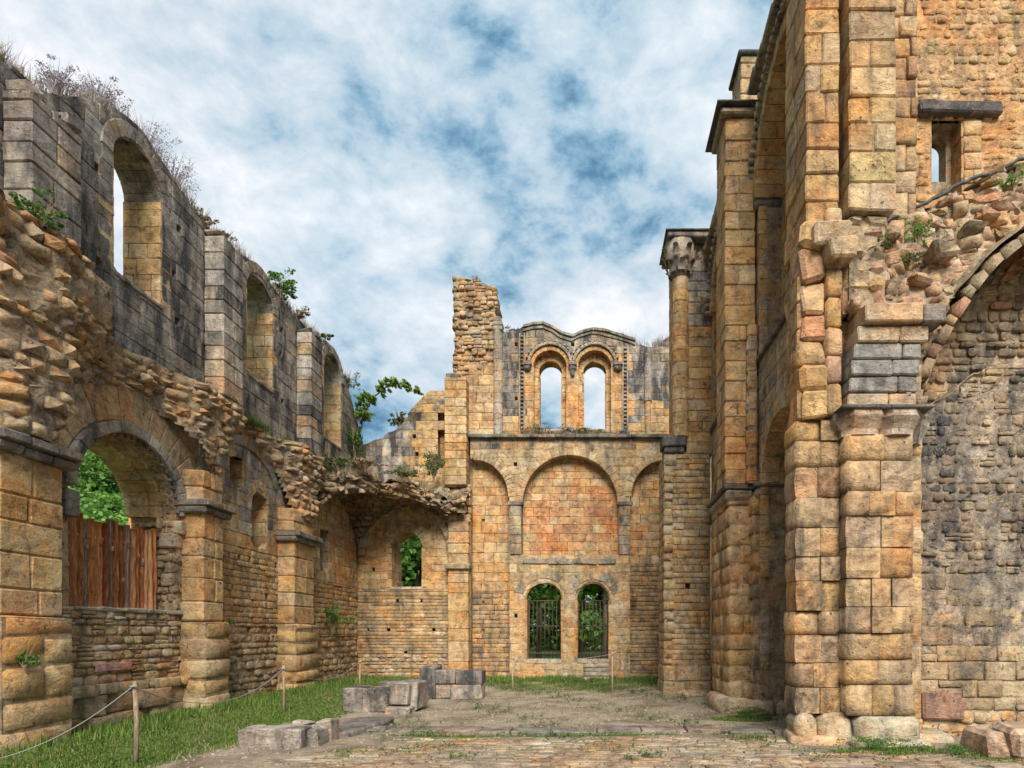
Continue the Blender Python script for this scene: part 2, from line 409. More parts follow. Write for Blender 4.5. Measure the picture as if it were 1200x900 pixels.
def ring(T, kind, F, uc, vc, r0, r1, n, w0, w1, color, a0=0, a1=180, ry=1., jit=.06, uneven=0., gap=.006, depthsplit=1, style='a'):
    """voussoirs: full depth wedge stones from w0 (front) back to w1"""
    for ds in range(depthsplit):
        wa = w0+(w1-w0)*ds/depthsplit; wb = w0+(w1-w0)*(ds+1)/depthsplit+(0.006 if ds < depthsplit-1 else 0)
        ts = [i/n for i in range(n+1)]; ts = [ts[0]]+[t+R.uniform(-jit, jit)/n*2 for t in ts[1:-1]]+[ts[-1]]
        for i in range(n):
            A, B = [math.radians(a0+(a1-a0)*t) for t in (ts[i], ts[i+1])]
            gg = gap/r1; A += gg; B -= gg; ro = r1+R.uniform(-uneven, uneven)
            ring_pts = [(r0, A), (r0, (A+B)/2), (r0, B), ((r0+ro)/2, B), (ro, B), (ro, (A+B)/2), (ro, A), ((r0+ro)/2, A)]
            q = [(uc+r*math.cos(t), vc+r*math.sin(t)*ry) for r, t in ring_pts]
            V, Fc = poly_stone(q, min(.014, .2*(ro-r0)), .004, .003)
            mu = sum(p[0] for p in q)/8; mv = sum(p[1] for p in q)/8; ww = wa+R.uniform(-.006, .006)
            cen = F.at(mu, mv, ww)
            W = [F.at(x, y, wb if z == -1. else ww+(-.010 if z is None else z))-cen for x, y, z in V]
            T.add(kind, new_mesh('wedge_stone', W, Fc, M_STONE), Matrix.Translation(cen), color(mu, mv), (ro-r0)*.3)
def core(T, *args, **kw): T.cores.append((args, kw))      # cut once the masonry has noted its beam holes
def core_now(T, F, u0, u1, v0, top, holes, w0, w1, mat, **kw):
    cv = [('r', a, b, c, d) for (O, a, b, c, d) in T.cav if (O-F.O).length < .01 and a > u0 and b < u1]
    if cv and w0 > -.06 and w0-w1 > .3:
        core_build(T, F, u0, u1, v0, top, list(holes)+cv, w0, w0-.24, mat, **kw); core_build(T, F, u0, u1, v0, top, holes, w0-.243, w1, mat, **kw)
    else: core_build(T, F, u0, u1, v0, top, holes, w0, w1, mat, **kw)
def core_build(T, F, u0, u1, v0, top, holes, w0, w1, mat, step=.25, name='mortar_core', bot=None):
    bp = set(np.arange(u0, u1, step).tolist()+[u1])
    for h in holes:
        if h[0] == 'a':
            for i in range(13): bp.add(h[1]+h[2]*math.cos(math.pi*i/12))
        elif h[0] == 'r': bp |= {h[1], h[2]}
    bp = sorted(x for x in bp if u0 <= x <= u1)
    bp = [x for i, x in enumerate(bp) if i == 0 or x-bp[i-1] > 1e-4]
    tf = top if callable(top) else (lambda u: top)
    bf = bot or (lambda u: v0)
    def ivs(u, m):
        I = [(bf(u), tf(u))]
        for h in holes:
            if h[0] == 'a':
                if not abs(m-h[1]) < h[2]: continue
                k = max(0., 1-((u-h[1])/h[2])**2); lo, hi = h[3], h[4]+h[5]*math.sqrt(k)
            elif h[0] == 'r':
                if not h[1] < m < h[2]: continue
                lo, hi = h[3], h[4]
            else: continue
            J = []
            for a, b in I:
                if a is None: J.append((a, b)); continue
                if hi <= a or lo >= b: J.append((a, b)); continue
                if lo > a: J.append((a, lo))
                else: J.append((None, None))
                if hi < b: J.append((hi, b))
                else: J.append((None, None))
            I = J
        return I
    V = []; Fc = []; ends = {}
    for a, b in zip(bp[:-1], bp[1:]):
        m = (a+b)/2; A, B = ivs(a, m), ivs(b, m)
        if len(A) != len(B): continue
        for (l0, h0), (l1, h1) in zip(A, B):
            if l0 is None or l1 is None: continue
            if h0-l0 < 1e-3 and h1-l1 < 1e-3: continue
            k = len(V)
            for ww in (w0, w1):
                V += [F.at(a, l0, ww), F.at(b, l1, ww), F.at(b, h1, ww), F.at(a, h0, ww)]
            Fc += [(k, k+1, k+2, k+3), (k+7, k+6, k+5, k+4), (k+3, k+2, k+6, k+7), (k, k+4, k+5, k+1)]
            for key, f in (((round(a, 4), round(l0, 3), round(h0, 3)), (k, k+3, k+7, k+4)), ((round(b, 4), round(l1, 3), round(h1, 3)), (k+1, k+5, k+6, k+2))):
                if key[2]-key[1] > .002: ends.setdefault(key, []).append(f)
    Fc += [f[0] for f in ends.values() if len(f) == 1]
    return T.part(name, new_mesh(name, V, Fc, mat))
def sheet(T, F, u0, u1, v0, v1, w, mat, st=.12, skip=None, name='mortar_bed', amp=.02, sm=True):
    nu = max(2, int((u1-u0)/st)); nv = max(2, int((v1-v0)/st)); V = []; Fc = []
    for j in range(nv+1):
        for i in range(nu+1): V.append(F.at(u0+(u1-u0)*i/nu, v0+(v1-v0)*j/nv, w+R.uniform(-amp, amp)))
    for j in range(nv):
        for i in range(nu):
            if skip and skip(u0+(u1-u0)*(i+.5)/nu, v0+(v1-v0)*(j+.5)/nv): continue
            k = j*(nu+1)+i; Fc.append((k, k+1, k+nu+2, k+nu+1))
    return T.part(name, new_mesh(name, V, Fc, mat, sm))
def block_mesh(sx, sy, sz, ch=.02, jit=.008, flare=0., smooth=False, mat=None, sag=0.):
    """a chamfered block centred on the origin; flare widens the top"""
    V = []; idx = {}; hx, hy, hz = sx/2, sy/2, sz/2
    ch = min(ch, .3*min(sx, sy, sz))
    for X_ in (-1, 1):
        for Y_ in (-1, 1):
            for Z_ in (-1, 1):
                jx, jy, jz = (R.uniform(-jit, jit) for _ in range(3)); f = 1+(flare if Z_ > 0 else 0)
                for ax in range(3):
                    p = [X_*(hx-(ch if ax != 0 else 0)), Y_*(hy-(ch if ax != 1 else 0)), Z_*(hz-(ch if ax != 2 else 0))]
                    # ax = axis whose face this vertex lies on
                    p[0] = p[0]*f+jx+R.uniform(-jit, jit)*.3; p[1] = p[1]*f+jy; p[2] += jz
                    idx[(X_, Y_, Z_, ax)] = len(V); V.append(tuple(p))
    Fc = []
    def add(vs):
        c = sum((Vector(V[i]) for i in vs), Vector())/len(vs); n = (Vector(V[vs[1]])-Vector(V[vs[0]])).cross(Vector(V[vs[2]])-Vector(V[vs[0]]))
        Fc.append(vs if n.dot(c) > 0 else vs[::-1])
    o = {0: (1, 2), 1: (0, 2), 2: (0, 1)}
    for ax in range(3):
        for s in (-1, 1):
            q = []
            for a, b in ((-1, -1), (1, -1), (1, 1), (-1, 1)):
                k = [0, 0, 0]; k[ax] = s; k[o[ax][0]] = a; k[o[ax][1]] = b; q.append(idx[(*k, ax)])
            add(q)
    for ax in range(3):       # edges running along ax
        p, r_ = o[ax]
        for a in (-1, 1):
            for b in (-1, 1):
                q = []
                for s, f in ((-1, p), (-1, r_), (1, r_), (1, p)):
                    k = [0, 0, 0]; k[ax] = s; k[p] = a; k[r_] = b; q.append(idx[(*k, f)])
                add(q)
    for X_ in (-1, 1):
        for Y_ in (-1, 1):
            for Z_ in (-1, 1): add([idx[(X_, Y_, Z_, a)] for a in range(3)])
    return new_mesh('block', V, Fc, mat or M_STONE, smooth)
def block(T, kind, x0, x1, y0, y1, z0, z1, col, ch=.02, jit=.006, flare=0., smooth=False, mat=None, rz=0.):
    me = block_mesh(x1-x0, y1-y0, z1-z0, ch, jit, flare, smooth, mat)
    T.add(kind, me, Matrix.Translation(((x0+x1)/2, (y0+y1)/2, (z0+z1)/2)) @ Matrix.Rotation(rz, 4, 'Z'), col, (x1-x0)*(z1-z0)+(y1-y0)*(z1-z0)*.3)
def pier(T, kind, x0, x1, y0, y1, z0, z1, rows, color, nx=(1, 2), ny=(1, 2), ch=.018, jit=.006, gap=.006, worn=0., smooth=False, core_mat=None, wob=.0):
    z = z0
    while z < z1-.02:
        h = R.uniform(*rows)
        if z+h > z1-rows[0]*.5: h = z1-z
        kx, ky = R.randint(*nx), R.randint(*ny)
        cx = [x0]+sorted(x0+(x1-x0)*min(.8, max(.2, (i+R.uniform(-.22, .22))/kx)) for i in range(1, kx))+[x1]
        cy = [y0]+sorted(y0+(y1-y0)*min(.8, max(.2, (i+R.uniform(-.2, .2))/ky)) for i in range(1, ky))+[y1]
        ox, oy = R.uniform(-wob, wob), R.uniform(-wob, wob)
        for i in range(kx):
            for j in range(ky):
                if 0 < i < kx-1 and 0 < j < ky-1: continue
                dw = R.uniform(0, worn); dx0 = dw if i == 0 else 0; dy0 = R.uniform(0, worn) if j == 0 else 0
                block(T, kind, cx[i]+gap+dx0+ox, cx[i+1]-gap+ox, cy[j]+gap+dy0+oy, cy[j+1]-gap+oy, z+gap, z+h-gap, color((cx[i]+cx[i+1])/2, z+h/2), ch, jit, smooth=smooth)
        z += h
    i = .03+worn*.6
    V = [(a, b, c) for a in (x0+i, x1-.03) for b in (y0+i, y1-.03) for c in (z0, z1-.03)]
    me = new_mesh('mortar_core', V, [(0, 1, 3, 2), (4, 6, 7, 5), (0, 4, 5, 1), (2, 3, 7, 6), (0, 2, 6, 4), (1, 5, 7, 3)], core_mat or M_MORTAR)
    T.part('mortar_core', me)
def drum_mesh(n=12, seed=0):
    V = []; Fc = []; prof = [(.97, -.5), (1., -.44), (1., .44), (.97, .5)]
    for (r, z) in prof:
        for i in range(n):
            a = 2*math.pi*i/n; k = r*R.uniform(.975, 1.01); V.append((k*math.cos(a), k*math.sin(a), z+R.uniform(-.012, .012)))
    for j in range(3):
        for i in range(n): k = j*n; Fc.append((k+i, k+(i+1) % n, k+n+(i+1) % n, k+n+i))
    Fc.append(tuple(range(3*n, 4*n))); Fc.append(tuple(range(n-1, -1, -1)))
    me = new_mesh('drum', V, Fc, M_STONE); return me
DRUMS = [drum_mesh() for _ in range(6)]
def shaft(T, kind, x, y, r, z0, z1, rows, color, wob=.004, r1=None):
    z = z0
    while z < z1-.02:
        h = R.uniform(*rows)
        if z+h > z1-rows[0]*.5: h = z1-z
        rr = r+((r1 or r)-r)*(z-z0)/(z1-z0); rr *= R.uniform(.975, 1.02)
        m = Matrix.Translation((x+R.uniform(-wob, wob), y+R.uniform(-wob, wob), z+h/2)) @ Matrix.Rotation(R.uniform(0, 6), 4, 'Z') @ Matrix.Diagonal((rr, rr, h-.01, 1))
        T.add(kind, R.choice(DRUMS), m, color(x, z), 2*rr*h); z += h
def prism(name, poly_bot, poly_top, z0, z1, mat, smooth=False):
    n = len(poly_bot); V = [(x, y, z0) for x, y in poly_bot]+[(x, y, z1) for x, y in poly_top]
    Fc = [(i, (i+1) % n, n+(i+1) % n, n+i) for i in range(n)]+[tuple(range(n-1, -1, -1)), tuple(range(n, 2*n))]
    return new_mesh(name, V, Fc, mat, smooth)
def tube_mesh(name, pts, r, mat, n=6, r1=None):
    V = []; Fc = []; r1 = r if r1 is None else r1; m = len(pts)
    for i, p in enumerate(pts):
        p = Vector(p); a = Vector(pts[max(0, i-1)]); b = Vector(pts[min(m-1, i+1)]); t = (b-a).normalized()
        s = t.cross(Vector((0, 0, 1)));
        if s.length < .1: s = t.cross(Vector((0, 1, 0)))
        s.normalize(); q = s.cross(t); rr = r+(r1-r)*i/max(1, m-1)
        for k in range(n):
            an = 2*math.pi*k/n; V.append(p+s*math.cos(an)*rr+q*math.sin(an)*rr)
    for i in range(m-1):
        for k in range(n): Fc.append((i*n+k, i*n+(k+1) % n, (i+1)*n+(k+1) % n, (i+1)*n+k))
    Fc.append(tuple(range(n))[::-1]); Fc.append(tuple(range((m-1)*n, m*n)))
    return new_mesh(name, V, Fc, mat, True)
def single(name, me, label, cat, loc=(0, 0, 0), group=None, kind=None, col=None):
    o = bpy.data.objects.new(name, me); C.objects.link(o); o.location = loc
    if label: o['label'] = label
    if cat: o['category'] = cat
    if group: o['group'] = group
    if kind: o['kind'] = kind
    if col: o.color = col
    return o
def interp(pts):
    def f(u):
        if u <= pts[0][0]: return pts[0][1]
        for (a, b), (c, d) in zip(pts[:-1], pts[1:]):
            if u <= c: return b+(d-b)*(u-a)/(c-a)
        return pts[-1][1]
    return f
def rough(f, amp, freq=3., seed=0.):
    return lambda u: f(u)+amp*(math.sin(u*freq*2.1+seed)+.7*math.sin(u*freq*5.3+seed*2)+.5*math.sin(u*freq*11.7+seed*3))/2.2
def reveal(T, kind, F, d0, d1, v0, v1, rows, color, w=.02, lens=(.3, .5)):
    masonry(T, kind, F, d0, d1, v0, v1, rows, lens, color, wv=.004, w=w, depth=.1)
# ================================================================== LEFT AISLE WALL
T_W = .75
def gz(lo, hi, z0, z1): return lambda u, v: lo+(hi-lo)*min(1, max(0, (v-z0)/(z1-z0)))
# ---- clerestory
cleretop = rough(interp([(7.6, 9.75), (8.5, 9.85), (9.2, 10.0), (10.0, 10.55), (10.5, 10.95), (11.15, 11.12), (11.7, 10.98), (12.4, 10.72), (13.0, 10.62), (13.7, 10.68), (14.5, 10.86), (15.3, 11.0), (16, 10.84), (17., 10.74), (18.2, 10.78), (19.2, 11.0), (19.8, 11.02), (20.5, 10.5), (21.2, 9.9), (21.8, 9.2), (22.5, 8.4)]), .07, 2.2)
WIN = [(11.15, .61, 8.07, 10.12), (15.28, .62, 8.07, 10.15), (19.6, .66, 7.9, 10.12)]
T = Thing('clerestory_wall', 'grey stained upper wall on the left with three tall round-headed windows against the sky', 'wall', (XL, 15, 6.8))
F = FL()
H = [('a', c, hw, z0, vs, hw) for c, hw, z0, vs in WIN]
H2 = [('a', c, hw+.13, z0, vs, hw+.13) for c, hw, z0, vs in WIN]
core(T, F, 7.6, 22.4, 6.72, lambda u: cleretop(u)-.08, [('a', c, hw+.03, z0, vs, hw+.05) for c, hw, z0, vs in WIN], -.014, -T_W, M_MORTAR_G)
gcol = pal('grey', lambda u, v: .72+.28*math.sin(u*1.9)*math.sin(v*1.1+1), PAL['pale']+[(.47, .36, .24)], .15)
masonry(T, 'ashlar', F, 7.6, 22.4, 6.72, 11.2, (.26, .36), (.42, .85), gcol, holes=H, top=cleretop, wv=.008, put=[(12.1, 9.0), (12.2, 8.2), (12.25, 10.0), (10.25, 8.2), (10.2, 9.6), (14.3, 8.0), (16.3, 9.3), (16.4, 8.2), (16.35, 10.1), (18.4, 8.6)])
wcol = pal('pale', .12, PAL['orange'], .45)
for i, (c, hw, z0, vs) in enumerate(WIN):
    ring(T, 'voussoir', F, c, vs, hw, hw+.26, 11, .015, -T_W, pal('grey', .35), depthsplit=2)
    # far jamb faces the camera
    fj = Flat((XL, c+hw-.02, 0), (1, 0, 0), (0, -1, 0)); reveal(T, 'jamb_stone', fj, -T_W, 0, z0, vs, (.26, .36), wcol, lens=(.3, .45))
    nj = Flat((XL, c-hw+.02, 0), (-1, 0, 0), (0, 1, 0)); reveal(T, 'jamb_stone', nj, 0, T_W, z0, vs, (.26, .36), wcol, lens=(.3, .45))
    for k in range(3):
        a = c-hw+2*hw*k/3; block(T, 'sill_slab', XL-.70, XL+.03, a+.005, a+2*hw/3-.005, z0-.07, z0+.015, (.30, .26, .22, .6))
T.done()
# ---- buttresses
BUT = [('tall flat buttress at the left edge, pale patched stones in its corner', 8.52, 9.38, 7.35, 9.42),
       ('buttress standing between the two nearer tall windows of the left wall', 13.0, 13.76, 6.85, 10.32),
       ('round-cornered buttress between the second and third tall windows of the left wall', 17.1, 17.85, 6.85, 10.3)]
for i, (lab, y0, y1, z0, z1) in enumerate(BUT):
    T = Thing('wall_buttress', lab, 'buttress', (XL, y0, z0), group='buttresses of the left wall')
    pier(T, 'ashlar', XL+.01, XL+.45, y0, y1, z0, z1, (.28, .40), pal('grey', lambda u, v: .35+.45*R.random(), [(.50, .34, .18), (.46, .36, .25), (.55, .47, .36)], .5), (1, 1), (1, 2), core_mat=M_MORTAR_G, worn=.01)
    for k in range(3): block(T, 'top_stone', XL, XL+.46+R.uniform(-.12, .04), y0+k*(y1-y0)/3, y0+(k+1)*(y1-y0)/3-.01, z1, z1+R.uniform(.05, .22), (.31, .28, .24, .5), .05, .04)
    T.done()
# ---- lower wall, bay 1 (great arch)
A1 = (10.98, 4.0)
T = Thing('arch_wall', 'left wall bay with the big round arch and ragged stones beside the plank screen', 'wall', (XL, 11, 0))
core(T, F, 9.0, 12.6, 0, 6.75, [('a', 10.95, 1.28, 2.02, 3.95, 1.27)], -.04, -.95, M_MORTAR)
rcol = pal('rubble', .05, [(.55, .40, .20), (.50, .30, .14), (.56, .48, .38)], .35)
masonry(T, 'rubble_stone', F, 9.0, 12.35, .75, 2.04, (.10, .20), (.14, .38), rcol, 'rubble', wv=.03, depth=.12, split=.15)
masonry(T, 'base_block', F, 9.0, 12.45, -.1, .78, (.34, .46), (.45, .8), pal('pale', .1, PAL['rubble'], .5), 'worn', wv=.10, w=.12, depth=.3)
block(T, 'pink_stone', XL, XL+.04, 10.15, 10.95, .98, 1.13, (.50, .27, .25, 1), .03)
for k in range(6): block(T, 'ledge_slab', XL-.5, XL+.05, 9.2+k*.53, 9.2+(k+1)*.53-.015, 2.03, 2.10+R.uniform(-.015, .015), (.42, .36, .28, .9), .02, .012)
masonry(T, 'rubble_stone', F, 12.14, 12.6, 2.10, 3.9, (.14, .26), (.16, .34), pal('brown', .2, PAL['rubble'], .5), 'rubble', wv=.05, w=-.03, depth=.15)
jf = Flat((XL, 12.2, 0), (1, 0, 0), (0, -1, 0)); masonry(T, 'rubble_stone', jf, -.95, -.05, 2.1, 3.9, (.12, .24), (.16, .34), pal('brown', .2), 'rubble', wv=.05, w=.06, depth=.12)
ring(T, 'archivolt', F, *A1, 1.27, 1.47, 17, .09, -.3, pal('grey', .55), 2, 178)
# billet moulding: little blocks in staggered rows
for row in range(3):
    nb = 46
    for k in range(nb):
        if (k+row) % 2: continue
        a = math.radians(4+172*(k+.5)/nb); rr = 1.245; da = math.radians(172/nb)*.5; wz = -.02-.085*row
        x1 = XL+wz; u, v = A1[0]+rr*math.cos(a), A1[1]+rr*math.sin(a)
        me = block_mesh(.085, .06, .062, .008, .003); g = R.uniform(.7, 1.2)
        T.add('billet', me, Matrix.Translation((x1, u, v)) @ Matrix.Rotation(a-math.pi/2, 4, 'X'), (.23*g, .20*g, .175*g, .6), .005)
ring(T, 'inner_voussoir', F, 10.97, 4.0, 1.17, 1.30, 15, -.28, -.55, pal('pale', .15, PAL['orange'], .3), 0, 180)
ring(T, 'inner_voussoir', F, 10.96, 4.0, 1.12, 1.30, 15, -.52, -.98, pal('pale', .1, PAL['ochre'], .4), 0, 180)
ring(T, 'voussoir', F, *A1, 1.48, 2.12, 13, .0, -.25, pal('pale', .3, PAL['orange'], .35), 18, 168, uneven=.06)
# springing stones under the right foot of the arch
for (a, b, c, d, p) in ((12.15, 12.55, 3.68, 3.95, .10), (12.05, 12.5, 3.38, 3.68, .03), (12.0, 12.2, 3.76, 3.98, -.25), (12.2, 12.6, 3.1, 3.38, .0)):
    block(T, 'springer', XL-.3, XL+p, a, b, c, d, (.48*R.uniform(.8, 1), .38, .28, .85), .03, .015)
block(T, 'carved_springer', XL-.35, XL+.06, 9.55, 9.80, 3.55, 3.98, (.26, .23, .2, .7), .02)
T.done()
# ---- plank screen
T = Thing('plank_screen', 'screen of upright reddish bark-edged planks filling the foot of the left arch', 'plank screen', (XL-.33, 10.7, 2.1))
y = 9.56
while y < 12.12:
    wd = R.uniform(.075, .14); n = 9; V = []; Fc = []; zt = 3.66+R.uniform(-.07, .05)+.03*(y-9.6); lean = R.uniform(-.02, .02); bul = R.uniform(.035, .075)
    for k in range(n+1):
        z = 2.08+(zt-2.08)*k/n; e0, e1 = R.uniform(-.010, .012), R.uniform(-.012, .010); b = lean*k/n; q_ = bul*R.uniform(.7, 1.25)
        for (dx, dy) in ((-.02, e0), (q_*.6, e0+wd*.14), (q_, wd*.35), (q_*.95, wd*.65), (q_*.55, wd*.87+e1), (-.02, wd+e1)): V.append((XL-.38+dx, y+dy+b, z))
    for k in range(n):
        for i in range(5): q = k*6+i; Fc.append((q, q+1, q+7, q+6))
    Fc.append(tuple(range(6))); Fc.append(tuple(range(n*6, n*6+6))[::-1])
    mt_ = M_BARK if R.random() < .25 else (M_WOOD2 if R.random() < .4 else M_WOOD)
    p = T.part('plank', new_mesh('plank', V, Fc, mt_, True))
    for _ in range(R.randint(0, 3)):
        z = R.uniform(2.25, 3.5); kb = block_mesh(.05, R.uniform(.03, .06), R.uniform(.05, .11), .02, .008, smooth=True, mat=M_BARK); o = bpy.data.objects.new('knot', kb); C.objects.link(o); o.parent = p; o.location = (XL-.335, y+wd/2, z)
    y += wd+R.uniform(.012, .03)
T.part('dark_gap_backing', block_mesh(.03, 2.7, 1.45, .005, .002, mat=M_TRUNK)).location = (XL-.45, 10.8, 2.80)  # dark sheet added to stand in for shade in the gaps between planks
bpy.data.objects[T.o.children[-1].name].location = Vector((XL-.45, 10.8, 2.80))-T.loc
for z in (2.35, 3.35): T.part('rail', tube_mesh('rail', [(XL-.40, 9.5, z), (XL-.40, 12.1, z)], .035, M_WOOD))
T.done()
# ---- bay 2
T = Thing('niche_wall', 'left wall bay with a square niche above a narrow blind arched window and a row of beam holes', 'wall', (XL, 14.6, 0))
NH = [('r', 13.98, 14.55, 5.10, 5.86), ('a', 15.27, .36, 3.80, 5.0, .36)]
core(T, F, 12.6, 17.2, 0, 6.75, NH, -.03, -.40, M_MORTAR); sheet(T, FL(-.40), 12.6, 17.2, 0, 6.75, 0, M_MORTAR_G, .4, name='back_face')
put = [(13.55+.42*k, 3.42) for k in range(7)]+[(14.1, 2.75), (15.6, 2.6), (14.8, 1.7), (15.9, 1.5)]
masonry(T, 'ashlar', F, 12.9, 16.3, 3.72, 6.35, (.30, .42), (.35, .62), pal(lambda u, v: 'grey' if v > 4.6+.7*math.sin(u*2) else 'orange', lambda u, v: .45 if v > 4.5 else .05, PAL['pale'], .35), holes=NH+[('f', lambda u, v: ((u-14.6)/1.85)**2+((v-4.5)/1.85)**2 > 1 and v > 4.5)], wv=.008)
ring(T, 'voussoir', F, 14.6, 4.5, 1.70, 1.92, 13, .05, -.2, pal('grey', .35, PAL['orange'], .3), 8, 172)
ring(T, 'window_voussoir', F, 15.27, 5.0, .34, .55, 5, .012, -.4, pal('pale', .3), 0, 180)
masonry(T, 'small_stone', F, 12.9, 17.2, 1.9, 3.72, (.12, .20), (.18, .40), pal('ochre', .08, PAL['rubble'], .5), 'worn', wv=.02, put=put, depth=.12)
masonry(T, 'rubble_stone', F, 12.9, 17.2, -.1, 1.9, (.11, .22), (.16, .36), pal('rubble', .12, PAL['pale'], .3), 'rubble', wv=.035, put=put, depth=.12)
for (u, z0, z1) in ((14.55, 5.10, 5.86), (15.62, 3.8, 5.0)): reveal(T, 'jamb_stone', Flat((XL, u, 0), (1, 0, 0), (0, -1, 0)), -.4, 0, z0, z1, (.3, .4), pal('orange', .1), lens=(.36, .42))
reveal(T, 'niche_back', FL(-.40), 13.9, 14.65, 5.0, 5.95, (.3, .4), pal('brick', .25), lens=(.3, .45)); reveal(T, 'niche_back', FL(-.40), 14.85, 15.7, 3.75, 5.45, (.3, .4), pal('orange', .15), lens=(.3, .45))
T.done()
# ---- bay 3
T = Thing('corner_bay_wall', 'farthest bay of the left wall with a slender blind window beneath the broken vault', 'wall', (XL, 19.4, 0))
NH = [('a', 19.0, .33, 3.62, 4.9, .33)]
core(T, F, 17.2, 22.6, 0, 6.75, NH, -.03, -.40, M_MORTAR); sheet(T, FL(-.40), 17.2, 21.7, 0, 6.75, 0, M_MORTAR_G, .4, name='back_face')
put = [(18.2, 5.5), (20.3, 5.4), (18.6, 3.2), (20.9, 3.1), (20.4, 1.9), (18.3, 1.8)]
masonry(T, 'ashlar', F, 17.2, 21.7, 3.3, 6.5, (.28, .38), (.35, .6), pal(lambda u, v: 'orange' if v < 5 else 'pale', .12, PAL['pale'], .3), holes=NH, wv=.008, put=put)
masonry(T, 'small_stone', F, 17.2, 21.7, 1.6, 3.3, (.13, .20), (.22, .42), pal('ochre', .1, PAL['rubble'], .5), 'worn', wv=.02, put=put, depth=.12)
masonry(T, 'rubble_stone', F, 17.2, 21.7, -.1, 1.6, (.12, .22), (.2, .4), pal('rubble', .12), 'rubble', wv=.035, put=put, depth=.12)
reveal(T, 'jamb_stone', Flat((XL, 19.33, 0), (1, 0, 0), (0, -1, 0)), -.4, 0, 3.62, 4.9, (.3, .4), pal('brown', .2), lens=(.36, .42))
reveal(T, 'niche_back', FL(-.40), 18.6, 19.4, 3.55, 5.3, (.3, .4), pal('brick', .3), lens=(.3, .45))
T.done()
# ---- the wall goes on towards the viewer, just outside the frame
T = Thing('near_wall_end', 'nearest stretch of the left wall, running on past the massive near pier', 'wall', (XL, 5.5, 0))
core(T, F, 2.6, 9.0, 0, 6.74, [], -.03, -.95, M_MORTAR); core(T, F, 2.6, 7.58, 6.75, lambda u: 9.6+.1*math.sin(u*3), [], -.03, -T_W, M_MORTAR_G)
masonry(T, 'rubble_stone', F, 2.6, 8.0, -.1, 6.7, (.16, .30), (.25, .55), pal('rubble', .15), 'rubble', wv=.03)
masonry(T, 'ashlar', F, 2.6, 7.58, 6.75, 9.75, (.28, .38), (.45, .8), pal('grey', .6), wv=.006)
pier(T, 'block', XL-.05, XL+.45, 6.6, 7.4, -.1, 4.3, (.36, .5), pal('gold', .2), (1, 1), (1, 2), .03, .015, worn=.04)
T.done()
# ---- piers of the left wall
XP = -7.95
PI_ = [('massive near pier of blocks at the left edge with a heavy grey impost slab', 8.05, 9.05, 'heavy'),
       ('wall pier between the big arch and the niche bay, with a projecting grey impost', 12.32, 13.02, 'mid'),
       ('wall pier standing right of the niche bay, in front of the broken vault', 16.12, 17.3, 'far')]
for lab, y0, y1, tag_ in PI_:
    T = Thing('wall_pier', lab, 'pier', (XP, y0, 0), group='piers of the left wall')
    x1 = XP; x0 = XL-.05
    pier(T, 'block', x0, x1+.10, y0-.1, y1+.08, -.1, 1.9, (.36, .50) if tag_ == 'heavy' else (.30, .46), pal('gold' if tag_ == 'heavy' else 'ochre', .08, PAL['pale'], .4), (1, 1), (1, 2) if tag_ == 'heavy' else (1, 1), .05, .02, worn=.06, smooth=True, wob=.02)
    pier(T, 'ashlar', x0, x1, y0, y1, 1.9, 4.15, (.34, .52), pal('orange' if tag_ != 'heavy' else 'ochre', .05, PAL['pale'], .45), (1, 1), (1, 2), .025, .008, worn=.012)
    nsl = 3 if tag_ == 'heavy' else 2
    for k in range(nsl):
        a = y0-.14+(y1-y0+.28)*k/nsl; b = y0-.14+(y1-y0+.28)*(k+1)/nsl
        block(T, 'impost', x0, x1+.20, a, b-.01, 4.26, 4.40, (.23, .20, .17, .6), .02, .01)
        block(T, 'impost_moulding', x0, x1+.10, a+.03, b-.01, 4.13, 4.265, (.25, .22, .19, .6), .03, .01, flare=.06)
    pier(T, 'springer', x0, x1-.02, y0, y1, 4.40, 5.05, (.28, .36), pal('orange', .15, PAL['pale'], .5), (1, 1), (1, 2), .03, .012, worn=.02)
    T.done()
